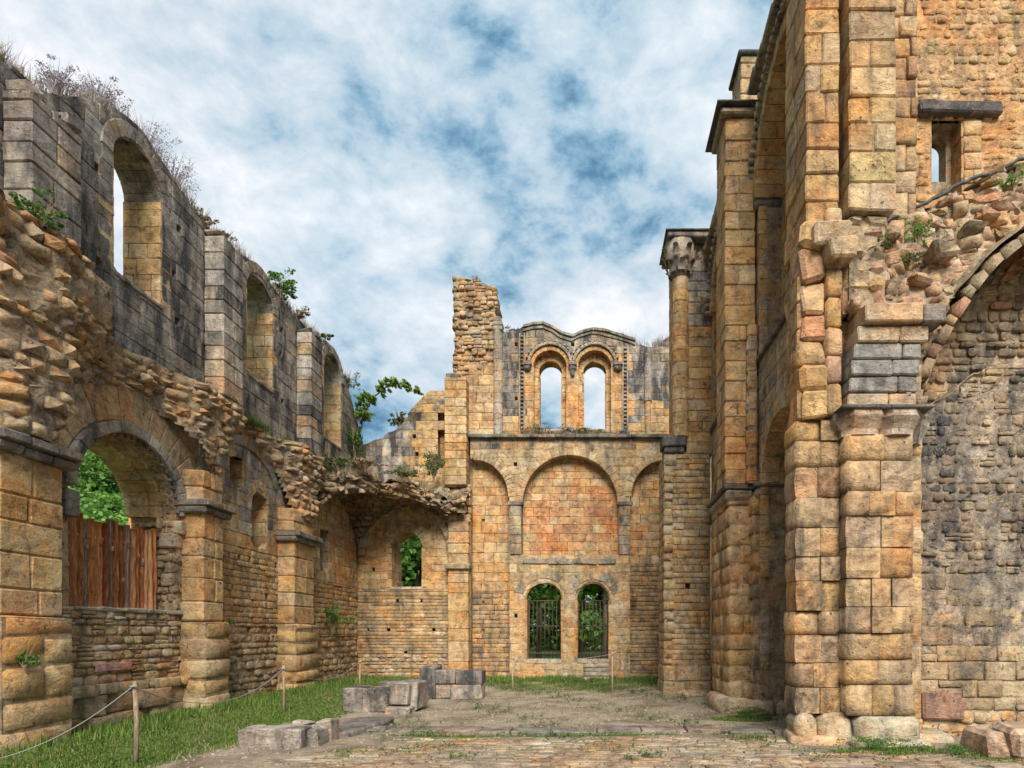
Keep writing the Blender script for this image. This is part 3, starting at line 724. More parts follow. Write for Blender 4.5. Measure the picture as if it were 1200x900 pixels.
# ---- torn vault stubs: rubble band between the arches and the clerestory
def stub(u, v):
    w_ = 0
    for yp, r0, k in ((8.5, .5, .62), (12.8, .3, .42), (16.9, .3, .50)):
        t = max(0., 1-abs(u-yp)/(r0+.52*max(0, v-4.3))); w_ = max(w_, k*min(1, t*1.7))
    return w_+.10*math.sin(u*3.1+v*2)*math.sin(v*4.3+u)*.5+(.16 if v > 6.35 else 0)*max(0, math.sin(u*5+2))
for (ua, ub, nm, lab) in ((7.6, 10.5, 'vault_stub', 'lumpy mass of jutting orange stones torn from a vault, above the near left pier'),
                      (10.5, 14.6, 'vault_stub', 'ragged rubble band of torn vault over the second pier, right of the big arch'),
                      (14.6, 18.0, 'vault_stub', 'crumbling rubble torn from the vault above the niche bay, under the third buttress')):
    T = Thing(nm, lab, 'ruined vault', (XL, (ua+ub)/2, 4.4), group='torn vault stubs along the left wall')
    FC = Curve(lambda u, v: (XL+.05+stub(u, v), u, v))
    holes = [('a', A1[0], 2.10, -1, A1[1], 2.10), ('a', 14.6, 1.9, -1, 4.5, 1.9), ('r', 16.1, 18.1, 0, 4.9)]
    big = ua < 10
    sheet(T, FC, ua, ub, 4.42, 6.80 if not big else 7.4, -.05, M_RUBCORE, .08, lambda u, v: any(inhole(u, v, h, -.05) for h in holes), amp=.035)
    masonry(T, 'rubble_stone', FC, ua, min(ub, 9.5) if big else ub, 4.42, 6.78 if not big else 7.45, (.12, .24), (.16, .40), pal('rubble', .10, [(.52, .28, .13), (.56, .44, .30), (.30, .24, .19)], .4), 'rubble', holes=holes, wv=.06, depth=.14, drop=.08)
    if big: masonry(T, 'rubble_stone', FC, 9.5, ub, 4.42, 6.78, (.12, .24), (.16, .40), pal('brown', .3, PAL['rubble'], .4), 'rubble', holes=holes, wv=.05, depth=.14, drop=.15)
    T.done()
# ---- vault over the corner bay
ZS, RX, RY = 4.35, 2.05, 2.2
vcx, vcy = -6.35, 19.5
def vh(x, y):
    a = max(0, 1-((x-vcx)/RX)**2); b = max(0, 1-((y-vcy)/RY)**2); return ZS+2.0*math.sqrt(max(a, b))
edge = rough(interp([(-8.4, 17.4), (-8.1, 17.7), (-7.6, 18.3), (-7.0, 19.1), (-6.3, 19.8), (-5.6, 20.35), (-5.0, 20.8), (-4.3, 21.1)]), .16, 3.)
T = Thing('aisle_vault', 'broken rubble vault over the far left corner, its torn edge overgrown with grass', 'ruined vault', (vcx, 20.5, 4.35))
FV = Curve(lambda u, v: (vcx-RX*math.cos(u), v, vh(vcx-RX*math.cos(u), v)))
out_ = lambda u, v: v < edge(vcx-RX*math.cos(u)) or vcx-RX*math.cos(u) > -5.0
sheet(T, FV, .02, math.pi-.02, 17.2, 21.7, .04, M_RUBCORE, .13, out_, amp=.02)
masonry(T, 'vault_stone', FV, .02, math.pi-.02, 17.2, 21.7, (.13, .22), (.10, .17), pal('rubble', .25, PAL['brown'], .4), 'rubble', holes=[('f', out_)], wv=.03, w=-.05, depth=.1)
FEd = Curve(lambda u, v: (u, edge(u)+.10*math.sin(v*9+u*7)-.10*math.sin(v*3), min(max(vh(u, edge(u)), 6.0), 6.3)-.08+v*(.46+.18*math.sin(u*4))))
sheet(T, FEd, -8.4, -4.3, 0, 1, -.06, M_RUBCORE, .1, amp=.04)
masonry(T, 'broken_stone', FEd, -8.4, -4.3, 0, 1, (.16, .30), (.14, .34), pal('rubble', .3, [(.50, .40, .26), (.3, .24, .18)], .4), 'rubble', wv=.08, depth=.2, drop=.05)
V = []; Fc = []; nx_, ny_ = 40, 26
for j in range(ny_+1):
    for i in range(nx_+1):
        x = -8.4+4.1*i/nx_; e = edge(x)-.05; y_ = e+(21.7-e)*j/ny_
        V.append((x, y_, min(max(vh(x, e), 6.0), 6.3)*(1-j/ny_)+6.6*(j/ny_)+.32+.09*math.sin(x*7+y_*3)+R.uniform(-.05, .05)))
for j in range(ny_):
    for i in range(nx_): k = j*(nx_+1)+i; Fc.append((k, k+1, k+nx_+2, k+nx_+1))
T.part('vault_back', new_mesh('vault_back', V, Fc, M_RUBCORE, True))
T.done()
# ================================================================== FAR END
G = FE()
def ex(px): return X(px, DE)
def ez(py): return Z(py, DE)
T = Thing('aisle_end_wall', 'far left corner wall with one round-headed window showing green trees', 'wall', (-6.4, DE, 0))
wc = ex(476.5); WH = [('a', wc, .58, ez(688), 4.76, .58)]
core(T, G, -8.9, -4.3, 0, 6.9, [('a', wc, .62, ez(688), 4.76, .62)], -.03, -1.15, M_MORTAR)
put = [(ex(x), ez(y_)) for x, y_ in ((465, 705), (493, 704), (455, 738), (508, 738), (475, 763), (432, 740), (438, 662))]
masonry(T, 'ashlar', G, -8.4, -4.3, 3.25, 6.5, (.26, .36), (.35, .62), pal('orange', .08, PAL['pale'], .5), holes=WH, grow=.12, wv=.008, put=put)
masonry(T, 'thin_brick', G, -8.4, -4.3, .9, 3.25, (.10, .165), (.26, .62), pal(lambda u, v: 'brick' if R.random() < .8 else 'brown', .32, [(.60, .46, .28)], .12), 'worn', wv=.015, put=put, depth=.1)
masonry(T, 'rubble_stone', G, -8.4, -4.3, -.1, .9, (.10, .18), (.18, .38), pal('rubble', .1, RED, .1), 'rubble', wv=.03, depth=.1)
ring(T, 'voussoir', G, wc, 4.76, .57, .95, 11, .01, -1.1, pal('pale', .12, PAL['orange'], .4), depthsplit=2)
ring(T, 'outer_voussoir', G, ex(477), 4.6, 1.50, 1.72, 17, .16, -.1, pal('pale', .1, PAL['grey'], .3), -5, 185, ry=1.)
for s, xx in ((1, wc-.56), (-1, wc+.56)):
    fr = Flat((xx, DE, 0), (0, s, 0), (s, 0, 0)); a, b = (0, 1.15) if s > 0 else (-1.15, 0); reveal(T, 'jamb_stone', fr, a, b, ez(688), 4.76, (.28, .36), pal('orange', .1), lens=(.4, .6))
for k in range(3): block(T, 'sill_slab', wc-.6+.4*k, wc-.2+.4*k-.01, DE-.03, DE+1.1, ez(688)-.1, ez(688)+.01, (.45, .37, .27, .9))
T.done()
# upper part behind the vault
T = Thing('high_corner_wall', 'grey and ochre wall rising behind the broken vault with a tall narrow recess', 'wall', (-6.6, DE+.3, 6.9))
ttop = rough(interp([(-8.6, ez(520)), (-8.1, ez(518)), (-7.4, ez(508)), (-6.9, ez(496)), (-6.5, ez(478)), (-6.25, ez(468)), (-5.9, ez(457)), (-5.1, ez(455)), (-4.9, ez(456))]), .05, 4.)
FU = FE(DE+.15); NU = [('a', ex(520), .25, ez(534), ez(480), .3)]
core(T, FU, -8.6, -4.9, 6.3, lambda u: ttop(u)-.06, NU, -.014, -.34, M_MORTAR_G); core(T, FU, -8.6, -4.9, 6.3, lambda u: ttop(u)-.1, [], -.34, -.9, M_MORTAR_G)
masonry(T, 'ashlar', FU, -8.6, -4.9, 6.5, 11, (.27, .36), (.4, .7), pal(lambda u, v: 'grey' if u < -6.6 else 'ochre', lambda u, v: .95 if u < -6.4 else (.5 if v > 10 else .12), PAL['pale'], .2), holes=NU, top=ttop, wv=.006, put=[(ex(484), ez(507)), (ex(487), ez(532)), (ex(486), ez(554))])
reveal(T, 'recess_stone', FE(DE+.49), ex(511), ex(529), ez(536), ez(468), (.28, .36), pal('orange', .05), lens=(.3, .5))
ring(T, 'voussoir', FU, ex(520), ez(480), .25, .42, 7, .02, -.3, pal('grey', .5), ry=1.15)
T.done()
# engaged pilaster between the aisle end and the arcade
T = Thing('corner_pilaster', 'tall pale pilaster below the broken tower, left of the three blind arches', 'pilaster', (-4.75, DE-.3, 0))
pier(T, 'block', ex(527), ex(551), DE-.34, DE+.1, 0, 4.1, (.32, .75), pal('orange', .04, [(.58, .42, .22)], .4), (1, 1), (1, 1), .02, worn=.01)
for (a, b, zz) in ((524, 553, ez(668)),): block(T, 'capital', ex(a), ex(b), DE-.44, DE, zz, zz+.2, (.38, .30, .2, .7), .04, .02, flare=.05)
pier(T, 'block', ex(526), ex(551), DE-.32, DE+.1, 4.1, 5.9, (.3, .42), pal('pale', .1, PAL['orange'], .4), (1, 1), (1, 1), .03, .015, worn=.03)
masonry(T, 'rubble_stone', FE(DE-.22), ex(515), ex(553), 5.6, 7.0, (.15, .3), (.18, .36), pal('rubble', .15, PAL['pale'], .3), 'rubble', wv=.08, depth=.25)
pier(T, 'ashlar', ex(523.5), ex(549), DE-.38, DE+.25, 6.95, ez(447), (.27, .36), pal('ochre', .05, PAL['pale'], .45), (1, 2), (1, 1), .018, worn=.006)
block(T, 'top_stone', ex(524), ex(540), DE-.3, DE+.2, ez(447), ez(441), (.33, .28, .22, .5), .05, .03)
T.done()
# ruined tower
T = Thing('ruined_tower', 'broken rubble tower stump rising highest against the sky, small bushes on top', 'tower stump', (-4.1, DE+.3, 8.8))
tl = lambda v: ex(531)+.10*math.sin(v*3.7)+.06*math.sin(v*9)+(.12 if 12.6 < v < 13.2 else 0)
tr_ = lambda v: (ex(581) if v > ez(388) else ex(588))+.06*math.sin(v*5.1)+.05*math.sin(v*12)-(.35 if v > 14.4 else 0)
tt = rough(interp([(-5, 14.75), (-4.6, 14.72), (-4.0, 14.55), (-3.6, 14.45), (-3.3, 14.2), (-3.0, 12.9)]), .10, 5)
masonry(T, 'rubble_stone', FE(DE+.15), ex(529), ex(583), ez(432), 14.9, (.13, .24), (.18, .42), pal('rubble', .22, [(.52, .38, .20), (.34, .29, .22)], .4), 'rubble', left=tl, right=tr_, top=tt, wv=.07, depth=.2, split=.1)
masonry(T, 'ashlar', FE(DE+.12), ex(548), ex(580), 8.75, ez(425), (.28, .38), (.35, .6), pal('pale', .1, PAL['orange'], .35), wv=.006)
masonry(T, 'rubble_stone', FE(DE+.2), ex(529), ex(549), 8.9, ez(432), (.15, .24), (.18, .36), pal('rubble', .2), 'rubble', wv=.05)
V = []; Fc = []; NZ = 26
for k in range(NZ+1):
    z = 8.6+(14.5-8.6)*k/NZ; a, b = tl(z)+.06, tr_(z)-.06
    V += [(a, DE+.22, z), (b, DE+.22, z), (b+R.uniform(-.03, .03), DE+1.3, z), (a+R.uniform(-.03, .03), DE+1.3, z)]
for k in range(NZ):
    for i in range(4): q = k*4; Fc.append((q+i, q+(i+1) % 4, q+4+(i+1) % 4, q+4+i))
Fc.append((NZ*4, NZ*4+1, NZ*4+2, NZ*4+3)); T.part('rubble_core', new_mesh('rubble_core', V, Fc, M_RUBCORE))
masonry(T, 'rubble_stone', Flat((ex(531)-.02, DE, 0), (0, -1, 0), (-1, 0, 0)), -1.3, -.15, 9.5, 14.6, (.15, .28), (.2, .42), pal('rubble', .2), 'rubble', wv=.06, depth=.2)
shaft(T, 'shaft_drum', ex(583), DE+.12, .17, 8.8, ez(385), (.34, .46), pal('grey', .2, PAL['pale'], .5))
for k in range(3): block(T, 'jutting_stone', ex(578), ex(588)+R.uniform(-.05, .05), DE-.05, DE+.4, ez(385)+.16*k-.05, ez(385)+.16*k+.10, (.38, .33, .26, .6), .03, .02)
T.done()
# twin window wall
T = Thing('twin_window_wall', 'upper end wall with two round-headed openings side by side framing the sky', 'wall', (-.5, DE+.2, 8.8))
FT = FE(DE+.22)
prof = interp([(ex(a), ez(b)) for a, b in ((580, 392), (590, 390), (600, 388), (612, 384), (614, 381), (636, 380), (645, 384), (652, 389), (662, 394), (673, 395), (680, 391), (688, 387), (702, 387), (717, 391), (731, 395), (745, 400), (760, 408), (771, 404), (792, 390), (800, 385))])
prof0 = prof; prof = rough(lambda u: prof0(u)+.12, .03, 6)
O = [(ex(644), .63, 9.0, 11.42), (ex(697), .63, 9.0, 11.42)]
I_ = [(ex(644), .43, 9.08, 11.34), (ex(697), .43, 9.08, 11.34)]
HO = [('a', c, h, z, vs_, h) for c, h, z, vs_ in O]; HI = [('a', c, h, z, vs_, h) for c, h, z, vs_ in I_]
core(T, FT, ex(582), ex(800), 8.7, lambda u: prof(u)-.06, HO, -.014, -.32, M_MORTAR)
core(T, FT, ex(582), ex(800), 8.7, lambda u: prof(u)-.07, [('a', c, h+.02, z, vs_, h+.02) for c, h, z, vs_ in I_], -.36, -.85, M_MORTAR)
dk = lambda u, v: .8 if (u < ex(608) or u > ex(738)) and v > 9.8+.4*math.sin(u*3) else (.6 if v > 12.0 else .05)
masonry(T, 'ashlar', FT, ex(584), ex(800), 8.75, 13.2, (.25, .33), (.35, .62), pal(lambda u, v: 'grey' if dk(u, v) > .3 else 'orange', dk, PAL['pale'], .35), holes=HO, top=prof, wv=.006, put=[(ex(604), ez(458)), (ex(604), ez(401)), (ex(671), ez(401))])
for c, h, z, vs_ in I_:
    inn = pal('orange', .03, PAL['pale'], .35)
    masonry(T, 'inner_ashlar', FE(DE+.52), c-.66, c+.66, 8.84, 12.2, (.25, .33), (.3, .4), inn, holes=[('a', c, h, z, vs_, h)]+[('f', lambda u, v, c=c: v > 11.4 and ((u-c)**2+(v-11.42)**2) > .66**2)], grow=.0)
    ring(T, 'inner_voussoir', FE(DE+.54), c, vs_, h-.005, h+.22, 11, .03, -.5, inn)
    ring(T, 'splay_voussoir', FT, c, 11.42, .61, .75, 13, .01, -.3, inn)
    ring(T, 'hood_mould', FT, c, 11.48, .73, .83, 15, .10, -.1, pal('grey', .3), -4, 184, style='b')
    for k in range(15):
        a = math.radians(6+168*k/14); block(T, 'hood_bead', c+.885*math.cos(a)-.035, c+.885*math.cos(a)+.035, DE+.12, DE+.25, 11.48+.885*math.sin(a)-.035, 11.48+.885*math.sin(a)+.035, (.34, .29, .23, .7), .012, .004)
    for s in (-1, 1):
        fr = Flat((c-s*(.63-.015), DE+.22, 0), (0, s, 0), (s, 0, 0)); a, b = (0, .3) if s > 0 else (-.3, 0); reveal(T, 'jamb_stone', fr, a, b, 9.0, 11.42, (.25, .33), inn, lens=(.3, .34))
        fr = Flat((c-s*(h-.01), DE+.22, 0), (0, s, 0), (s, 0, 0)); a, b = (.34, .84) if s > 0 else (-.84, -.34); reveal(T, 'jamb_stone', fr, a, b, 9.14, vs_, (.25, .33), inn, lens=(.3, .5))
    for k in range(2): block(T, 'sill_slab', c-.56+.56*k, c+.56*k-.01, DE+.25, DE+1.04, 9.03, 9.15, (.42, .34, .25, .8))
for xx in (617, 671, 724.5):
    hw = .13 if xx == 671 else .15
    block(T, 'corbel', ex(xx)-hw*1.15, ex(xx)+hw*1.15, DE+.02, DE+.3, 11.42, 11.54, (.26, .22, .19, .5), .02, .006)
    block(T, 'corbel', ex(xx)-hw*.85, ex(xx)+hw*.85, DE+.06, DE+.3, 11.26, 11.43, (.25, .22, .19, .5), .05, .006, flare=.2)
    if xx == 671: block(T, 'corbel', ex(xx)-.06, ex(xx)+.06, DE+.1, DE+.3, 11.07, 11.27, (.25, .22, .19, .5), .03, .006, flare=.5)
for xx in (611, 733):
    zz = 8.85
    while zz < ez(385 if xx == 611 else 400)-.1:
        block(T, 'dentil', ex(xx)-.05, ex(xx)+.05, DE+.12, DE+.24, zz, zz+.075, (.36, .31, .25, .6), .012, .004); zz += .145
    for s in (-.085, .085): block(T, 'fillet', ex(xx)+s-.025, ex(xx)+s+.025, DE+.15, DE+.23, 8.82, ez(388 if xx == 611 else 402), (.42, .36, .28, .7), .01, .002)
shaft(T, 'shaft_drum', ex(760), DE+.2, .15, ez(468), ez(412), (.34, .46), pal('grey', .4))
shaft(T, 'shaft_drum', ex(760), DE+.2, .12, ez(512), ez(468), (.34, .46), pal('pale', .1, PAL['orange'], .5))
# scalloped coping: two thin courses following the top
for zoff, pr in ((0., .10), (-.13, .05)):
    u = ex(612)
    while u < ex(745):
        l = R.uniform(.28, .42); a, b = u, min(u+l, ex(745)); V8 = []
        for yy in (DE+.22-pr, DE+.95):
            V8 += [(a+.005, yy, prof(a)+zoff-.03), (b-.005, yy, prof(b)+zoff-.03), (b-.005, yy, prof(b)+zoff+.06), (a+.005, yy, prof(a)+zoff+.06)]
        me = new_mesh('coping_stone', [Vector(p)-Vector((a, DE, prof(a))) for p in V8], [(0, 1, 2, 3), (7, 6, 5, 4), (3, 2, 6, 7), (0, 4, 5, 1), (0, 3, 7, 4), (1, 5, 6, 2)], M_STONE)
        T.add('coping_stone', me, Matrix.Translation((a, DE, prof(a))), (.32*R.uniform(.8, 1.15), .28, .22, .5), .1); u += l
T.done()
# blind arcade
T = Thing('blind_arcade_wall', 'end wall of three tall blind arches over a pair of barred windows', 'wall', (-.5, DE, 0))
aL = ('a', ex(556), 1.24, -1, 6.6, 1.36); aC = ('a', ex(668), 1.74, ez(650), 6.38, 1.76); aR = ('a', ex(778), 1.20, -1, 6.6, 1.36)
BW = [('a', ex(637.5), .655, ez(773), 2.88, .60), ('a', ex(695), .60, ez(773), 2.88, .60)]
grow = lambda h, g: (h[0], h[1], h[2]+g, h[3], h[4], h[5]+g)
core(T, G, ex(551), ex(806), 0, 8.72, [grow(h, .04) for h in (aL, aC, aR)+tuple(BW)], -.014, -.42, M_MORTAR)
core(T, G, ex(545), 9.2, 0, 8.72, [grow(h, .03) for h in BW], -.46, -1.0, M_MORTAR)
fc = lambda u, v: .5 if v > 8.2 else (.25 if v > 6 else (.35 if (-2.95 < u < -2.35 or 1.0 < u < 1.6) and 4.4 < v < 6.6 else .05))
masonry(T, 'ashlar', G, ex(551), ex(800), 0, 8.55, (.28, .37), (.34, .62), pal(lambda u, v: 'pale' if v < 4.4 or v > 6.6 else 'grey', fc, PAL['orange'], .38), holes=[aL, aC, aR]+BW, grow=.03, wv=.008, put=[(ex(604), ez(544)), (ex(742), ez(680)), (ex(605), ez(720))])
ring(T, 'voussoir', G, ex(556), 6.6, 1.22, 1.52, 15, .015, -.4, pal('pale', .25), 0, 92, ry=1.097)
ring(T, 'voussoir', G, ex(668), 6.38, 1.72, 2.02, 21, .02, -.4, pal('pale', .2, PAL['orange'], .2), 0, 180, ry=1.01)
ring(T, 'voussoir', G, ex(778), 6.6, 1.18, 1.48, 15, .015, -.4, pal('pale', .25), 70, 180, ry=1.12)
for c, h, z, vs_, ry_ in [b[1:] for b in BW]:
    ring(T, 'window_voussoir', G, c, vs_, h-.02, h+.13, 9, -.05, -.42, pal('ochre', .25), ry=ry_/h)
    ring(T, 'window_voussoir', G, c, vs_, h+.13, h+.48, 8, .02, -.3, pal('pale', .25, PAL['grey'], .4), uneven=.07, ry=.98, a0=14, a1=166)
    for s in (-1, 1):
        fr = Flat((c-s*(h-.02), DE, 0), (0, s, 0), (s, 0, 0)); a, b = (0, 1.) if s > 0 else (-1., 0); reveal(T, 'jamb_stone', fr, a, b, z, vs_, (.3, .4), pal('orange', .1), lens=(.3, .5))
    for k in range(3): block(T, 'sill_slab', c-h+2*h/3*k, c-h+2*h/3*(k+1)-.01, DE-.02, DE+1., z-.14, z+.005, (.46, .39, .3, .9))
for xx in (604.5, 732):
    block(T, 'capital', ex(xx)-.30, ex(xx)+.30, DE-.10, DE+.05, 6.28, 6.42, (.24, .2, .17, .4), .02, .008)
    pier(T, 'pilaster_block', ex(xx)-.2, ex(xx)+.2, DE-.06, DE+.05, 4.5, 6.28, (.3, .4), pal('pale', .55, PAL['grey'], .5), (1, 1), (1, 1), .012)
pan = pal('orange', .03, PAL['pale'], .28)
RC = [(.47, .24, .12), (.50, .27, .14), (.52, .31, .15), (.42, .21, .11)]
masonry(T, 'panel_stone', FE(DE+.40), ex(611), ex(726), ez(652), 8.25, (.25, .34), (.30, .60), pal('orange', .0, PAL['pale'][:3]+RC*3, .7), holes=[('f', lambda u, v: v > 6.4 and (u-ex(668))**2+(v-6.38)**2 > 1.85**2)], wv=.006, depth=.1)
masonry(T, 'panel_stone', FE(DE+.38), ex(551), ex(598), 3.2, 8.1, (.28, .38), (.35, .65), pan, wv=.006, depth=.1, put=[(ex(564), ez(602))])
masonry(T, 'panel_stone', FE(DE+.38), ex(738), ex(800), 4.2, 8.1, (.26, .36), (.35, .6), pan, wv=.006, depth=.1)
lowp = pal('brick', .28, PAL['brown'], .4)
masonry(T, 'thin_stone', FE(DE+.38), ex(551), ex(598), 0, 3.2, (.11, .24), (.25, .6), lowp, 'worn', wv=.02, depth=.1, put=[(ex(564), ez(739)), (ex(563), ez(704))])
masonry(T, 'thin_stone', FE(DE+.38), ex(738), ex(800), 0, 4.2, (.11, .20), (.22, .5), pal('brick', .3, PAL['brown'], .4), 'worn', wv=.02, depth=.1)
# ledge with slabs
u = ex(549)
while u < ex(797):
    l = R.uniform(.5, .9); block(T, 'cornice_slab', u, min(u+l-.01, ex(798)), DE-.16, DE+.3, 8.72, 8.84, (.24*R.uniform(.8, 1.2), .21, .17, .5), .02, .012); u += l
u = ex(613)
while u < ex(718):
    l = R.uniform(.6, 1.0); block(T, 'ledge_slab', u, min(u+l-.01, ex(722)), DE-.06, DE+.1, 4.15, 4.38, (.36, .31, .23, .6), .03, .02); u += l
T.done()
# grilles
for i, (c, h, z, vs_, ry_) in enumerate([b[1:] for b in BW]):
    T = Thing('window_grille', ['iron bar grille in the left one of the two arched ground-level windows', 'iron bar grille in the arched ground-level window above the steps'][i], 'window grille', (c, DE+.45, z), group='iron grilles of the end wall')
    n = 9
    for k in range(n):
        x = c-h+2*h*(k+.5)/n; zt = vs_-.02
        T.part('bar', tube_mesh('bar', [(x, DE+.45, z), (x, DE+.45, zt)], .014, M_IRON, 5))
    for zz in (z+.22, z+1.22, vs_-.03): T.part('crossbar', tube_mesh('crossbar', [(c-h, DE+.45, zz), (c+h, DE+.45, zz)], .022, M_IRON, 5))
    T.done()
# steps
T = Thing('stone_steps', 'short flight of worn stone steps under the right barred window', 'steps', (.2, DE-.7, 0))
for k in range(4): block(T, 'step', ex(683)+.03*R.random(), ex(714)-.03*R.random(), DE-.95+.22*k, DE-.05, .135*k, .135*(k+1)-.006, (.40, .34, .26, .85), .025, .012)
T.done()
# ================================================================== RIGHT SIDE
# composite pier C at the end of the right arcade
DC = 16.3
T = Thing('end_pier', 'rubble-faced pier with a dark cap slab, right of the three blind arches', 'pier', (2.5, DC, 0))
core(T, FE(DC), 2.08, 3.3, 0, 6.6, [], -.05, -1.2, M_MORTAR)
masonry(T, 'small_stone', FE(DC), 2.05, 3.32, .75, 6.55, (.13, .22), (.18, .46), pal('rubble', .08, PAL['orange']+PAL['pale'], .5), 'worn', wv=.015, depth=.12, put=[(2.7, 3.0)])
masonry(T, 'small_stone', FR(2.05), -DC-1.2, -DC+.02, .75, 6.55, (.2, .3), (.25, .5), pal('pale', .15), 'worn', wv=.01, depth=.12)
pier(T, 'base_block', 2.0, 3.35, DC-.12, DC+1.2, -.05, .78, (.36, .42), pal('pale', .25), (2, 3), (1, 2), .04, .02, worn=.03)
block(T, 'cap_slab', 2.0, 2.66, DC-.14, DC+.5, 6.72, 6.98, (.13, .12, .11, .3), .03, .01)
block(T, 'cap_slab', 2.06, 2.6, DC-.08, DC+.5, 6.56, 6.73, (.15, .13, .12, .3), .03, .01)
T.done()
T = Thing('end_column_pier', 'tall grey-topped pier with a half column and leafy capital high above the rubble pier', 'pier', (2.8, DC, 6.6))
gt = lambda u, v: .55 if v > 10 else .06
pier(T, 'ashlar', 2.66, 3.42, DC-.02, DC+1.1, 6.55, 12.25, (.26, .34), pal(lambda u, v: 'grey' if v > 10 else 'orange', gt, PAL['pale'], .35), (1, 2), (1, 2), .016, worn=.004)
pier(T, 'ashlar', 2.30, 2.72, DC+.12, DC+.9, 6.98, 12.2, (.3, .38), pal('orange', .1, PAL['pale'], .3), (1, 1), (1, 1), .016)
shaft(T, 'shaft_drum', 2.52, DC+.08, .235, 7.0, 11.35, (.30, .38), pal('orange', .05, PAL['pale'], .3))
# capital: flared bell with two rows of leaves
nseg = 12
def circ(r, cx=2.50, cy=DC+.06, n=nseg): return [(cx+r*math.cos(2*math.pi*i/n), cy+r*math.sin(2*math.pi*i/n)) for i in range(n)]
cap = T.part('capital', prism('capital', circ(.24), circ(.42), 11.35, 12.24, M_STONE, True), col=(.38, .32, .25, .7))
for row in range(2):
    for k in range(8):
        a = 2*math.pi*(k+.5*row)/8; r = .29+.08*row; z = 11.55+.36*row
        V = []; Fc = []
        for t in range(5):
            f = t/4; rr = r+.03+.15*f**2; ww = .11*(1-f*.5); zz = z-.12+.30*f-(.06 if t == 4 else 0)
            for s in (-1, 0, 1):
                V.append((2.50+rr*math.cos(a)-s*ww*math.sin(a)+(.02*math.cos(a) if s == 0 else 0), DC+.06+rr*math.sin(a)+s*ww*math.cos(a), zz))
        for t in range(4):
            for s in (0, 1): q = t*3+s; Fc.append((q, q+1, q+4, q+3))
        o = bpy.data.objects.new('carved_leaf', new_mesh('carved_leaf', V, Fc, M_STONE, True)); C.objects.link(o); o.parent = cap; o.color = (.40, .34, .27, .7)
block(T, 'abacus', 2.12, 3.46, DC-.32, DC+1.15, 12.26, 12.42, (.27, .24, .2, .5), .03, .01)
block(T, 'abacus', 2.06, 3.5, DC-.37, DC+1.2, 12.42, 12.46, (.14, .15, .15, .5), .008, .004)
T.done()
# nave wall between C and B, and between B and A
XN = 3.44
for (ya, yb, cy_, hw, lab, xn, tp) in ((12.9, 16.3, 14.75, 1.45, 'side wall strip with a dark arch beyond the middle pier on the right', 3.34, 12.0),
                              (9.9, 12.2, 10.80, 1.12, 'side wall pierced by a round arch between the near and middle piers on the right', XN, 12.6)):
    T = Thing('arcade_wall', lab, 'wall', (xn, (ya+yb)/2, 0), group='walls of the right arcade')
    FN = FR(xn); hz = 4.62
    Hh = [('a', -cy_, hw, -1, hz, hw*.95)]
    if yb < 13: Hh.append(('a', -10.42, 1.6, 7.2, 10.4, 1.62))
    else: Hh.append(('a', -14.7, 1.2, 7.4, 10.2, 1.2))
    core(T, FN, -yb, -ya, 0, tp, [grow(h, .05) for h in Hh], -.014, -.5, M_MORTAR)
    core(T, FN, -yb, -ya, 0, tp, [grow(Hh[0], .05)], -.51, -1.15, M_MORTAR)
    masonry(T, 'ashlar', FN, -yb, -ya, 0, tp, (.27, .36), (.35, .6), pal(lambda u, v: 'pale' if 4.6 < v < 7.2 else 'orange', lambda u, v: .4 if 4.6 < v < 7.2 else .08, PAL['ochre']+PAL['grey'], .45), holes=Hh, wv=.008, grow=.03)
    masonry(T, 'ashlar', FR(xn+.45), -yb, -ya, 7.2, tp, (.27, .36), (.35, .6), pal('orange', .15, PAL['pale'], .3), holes=[], wv=.008, depth=.1)
    ring(T, 'voussoir', FN, -cy_, hz, hw-.02, hw+.28, 13, .01, -1.1, pal('pale', .35, PAL['orange'], .3), depthsplit=3, ry=.95)
    h2 = Hh[1]; ring(T, 'upper_voussoir', FN, h2[1], h2[4], h2[2]-.03, h2[2]+.22, 12, .10, -.48, pal('orange', .12, PAL['pale'], .4), a0=72 if yb < 13 else 0)
    for k in range(24):
        a = math.radians(176-(100 if yb < 13 else 172)*k/23); rr = h2[2]+.27; block(T, 'bead', xn-.20, xn-.02, -(h2[1]+rr*math.cos(a))-.05, -(h2[1]+rr*math.cos(a))+.05, h2[4]+rr*math.sin(a)-.05, h2[4]+rr*math.sin(a)+.05, (.34, .29, .23, .6), .02, .01)
    y_ = ya
    while y_ < yb-.05:
        l = R.uniform(.4, .7); e = min(y_+l, yb)
        block(T, 'sill_slab', xn-.07, xn+.5, y_, e-.01, 7.10, 7.21, (.20, .17, .15, .4), .02, .01)
        block(T, 'coping_slab', xn-.22, xn+.9, y_, e-.01, tp, tp+.16, (.34, .31, .26, .6), .03, .02)
        block(T, 'coping_slab', xn-.12, xn+.9, y_, e-.01, tp+.17, tp+.30, (.38, .34, .28, .6), .03, .02); y_ = e
    T.done()
T = Thing('roof_pinnacle', 'small square stone block standing on the right wall top against the sky', 'pinnacle', (3.4, 12.9, 12.3))
pier(T, 'ashlar', 3.18, 3.62, 12.5, 13.3, 12.3, 13.75, (.3, .4), pal('pale', .25), (1, 1), (1, 1)); block(T, 'cap_slab', 3.12, 3.68, 12.44, 13.36, 13.75, 13.83, (.10, .11, .11, .5))
T.done()
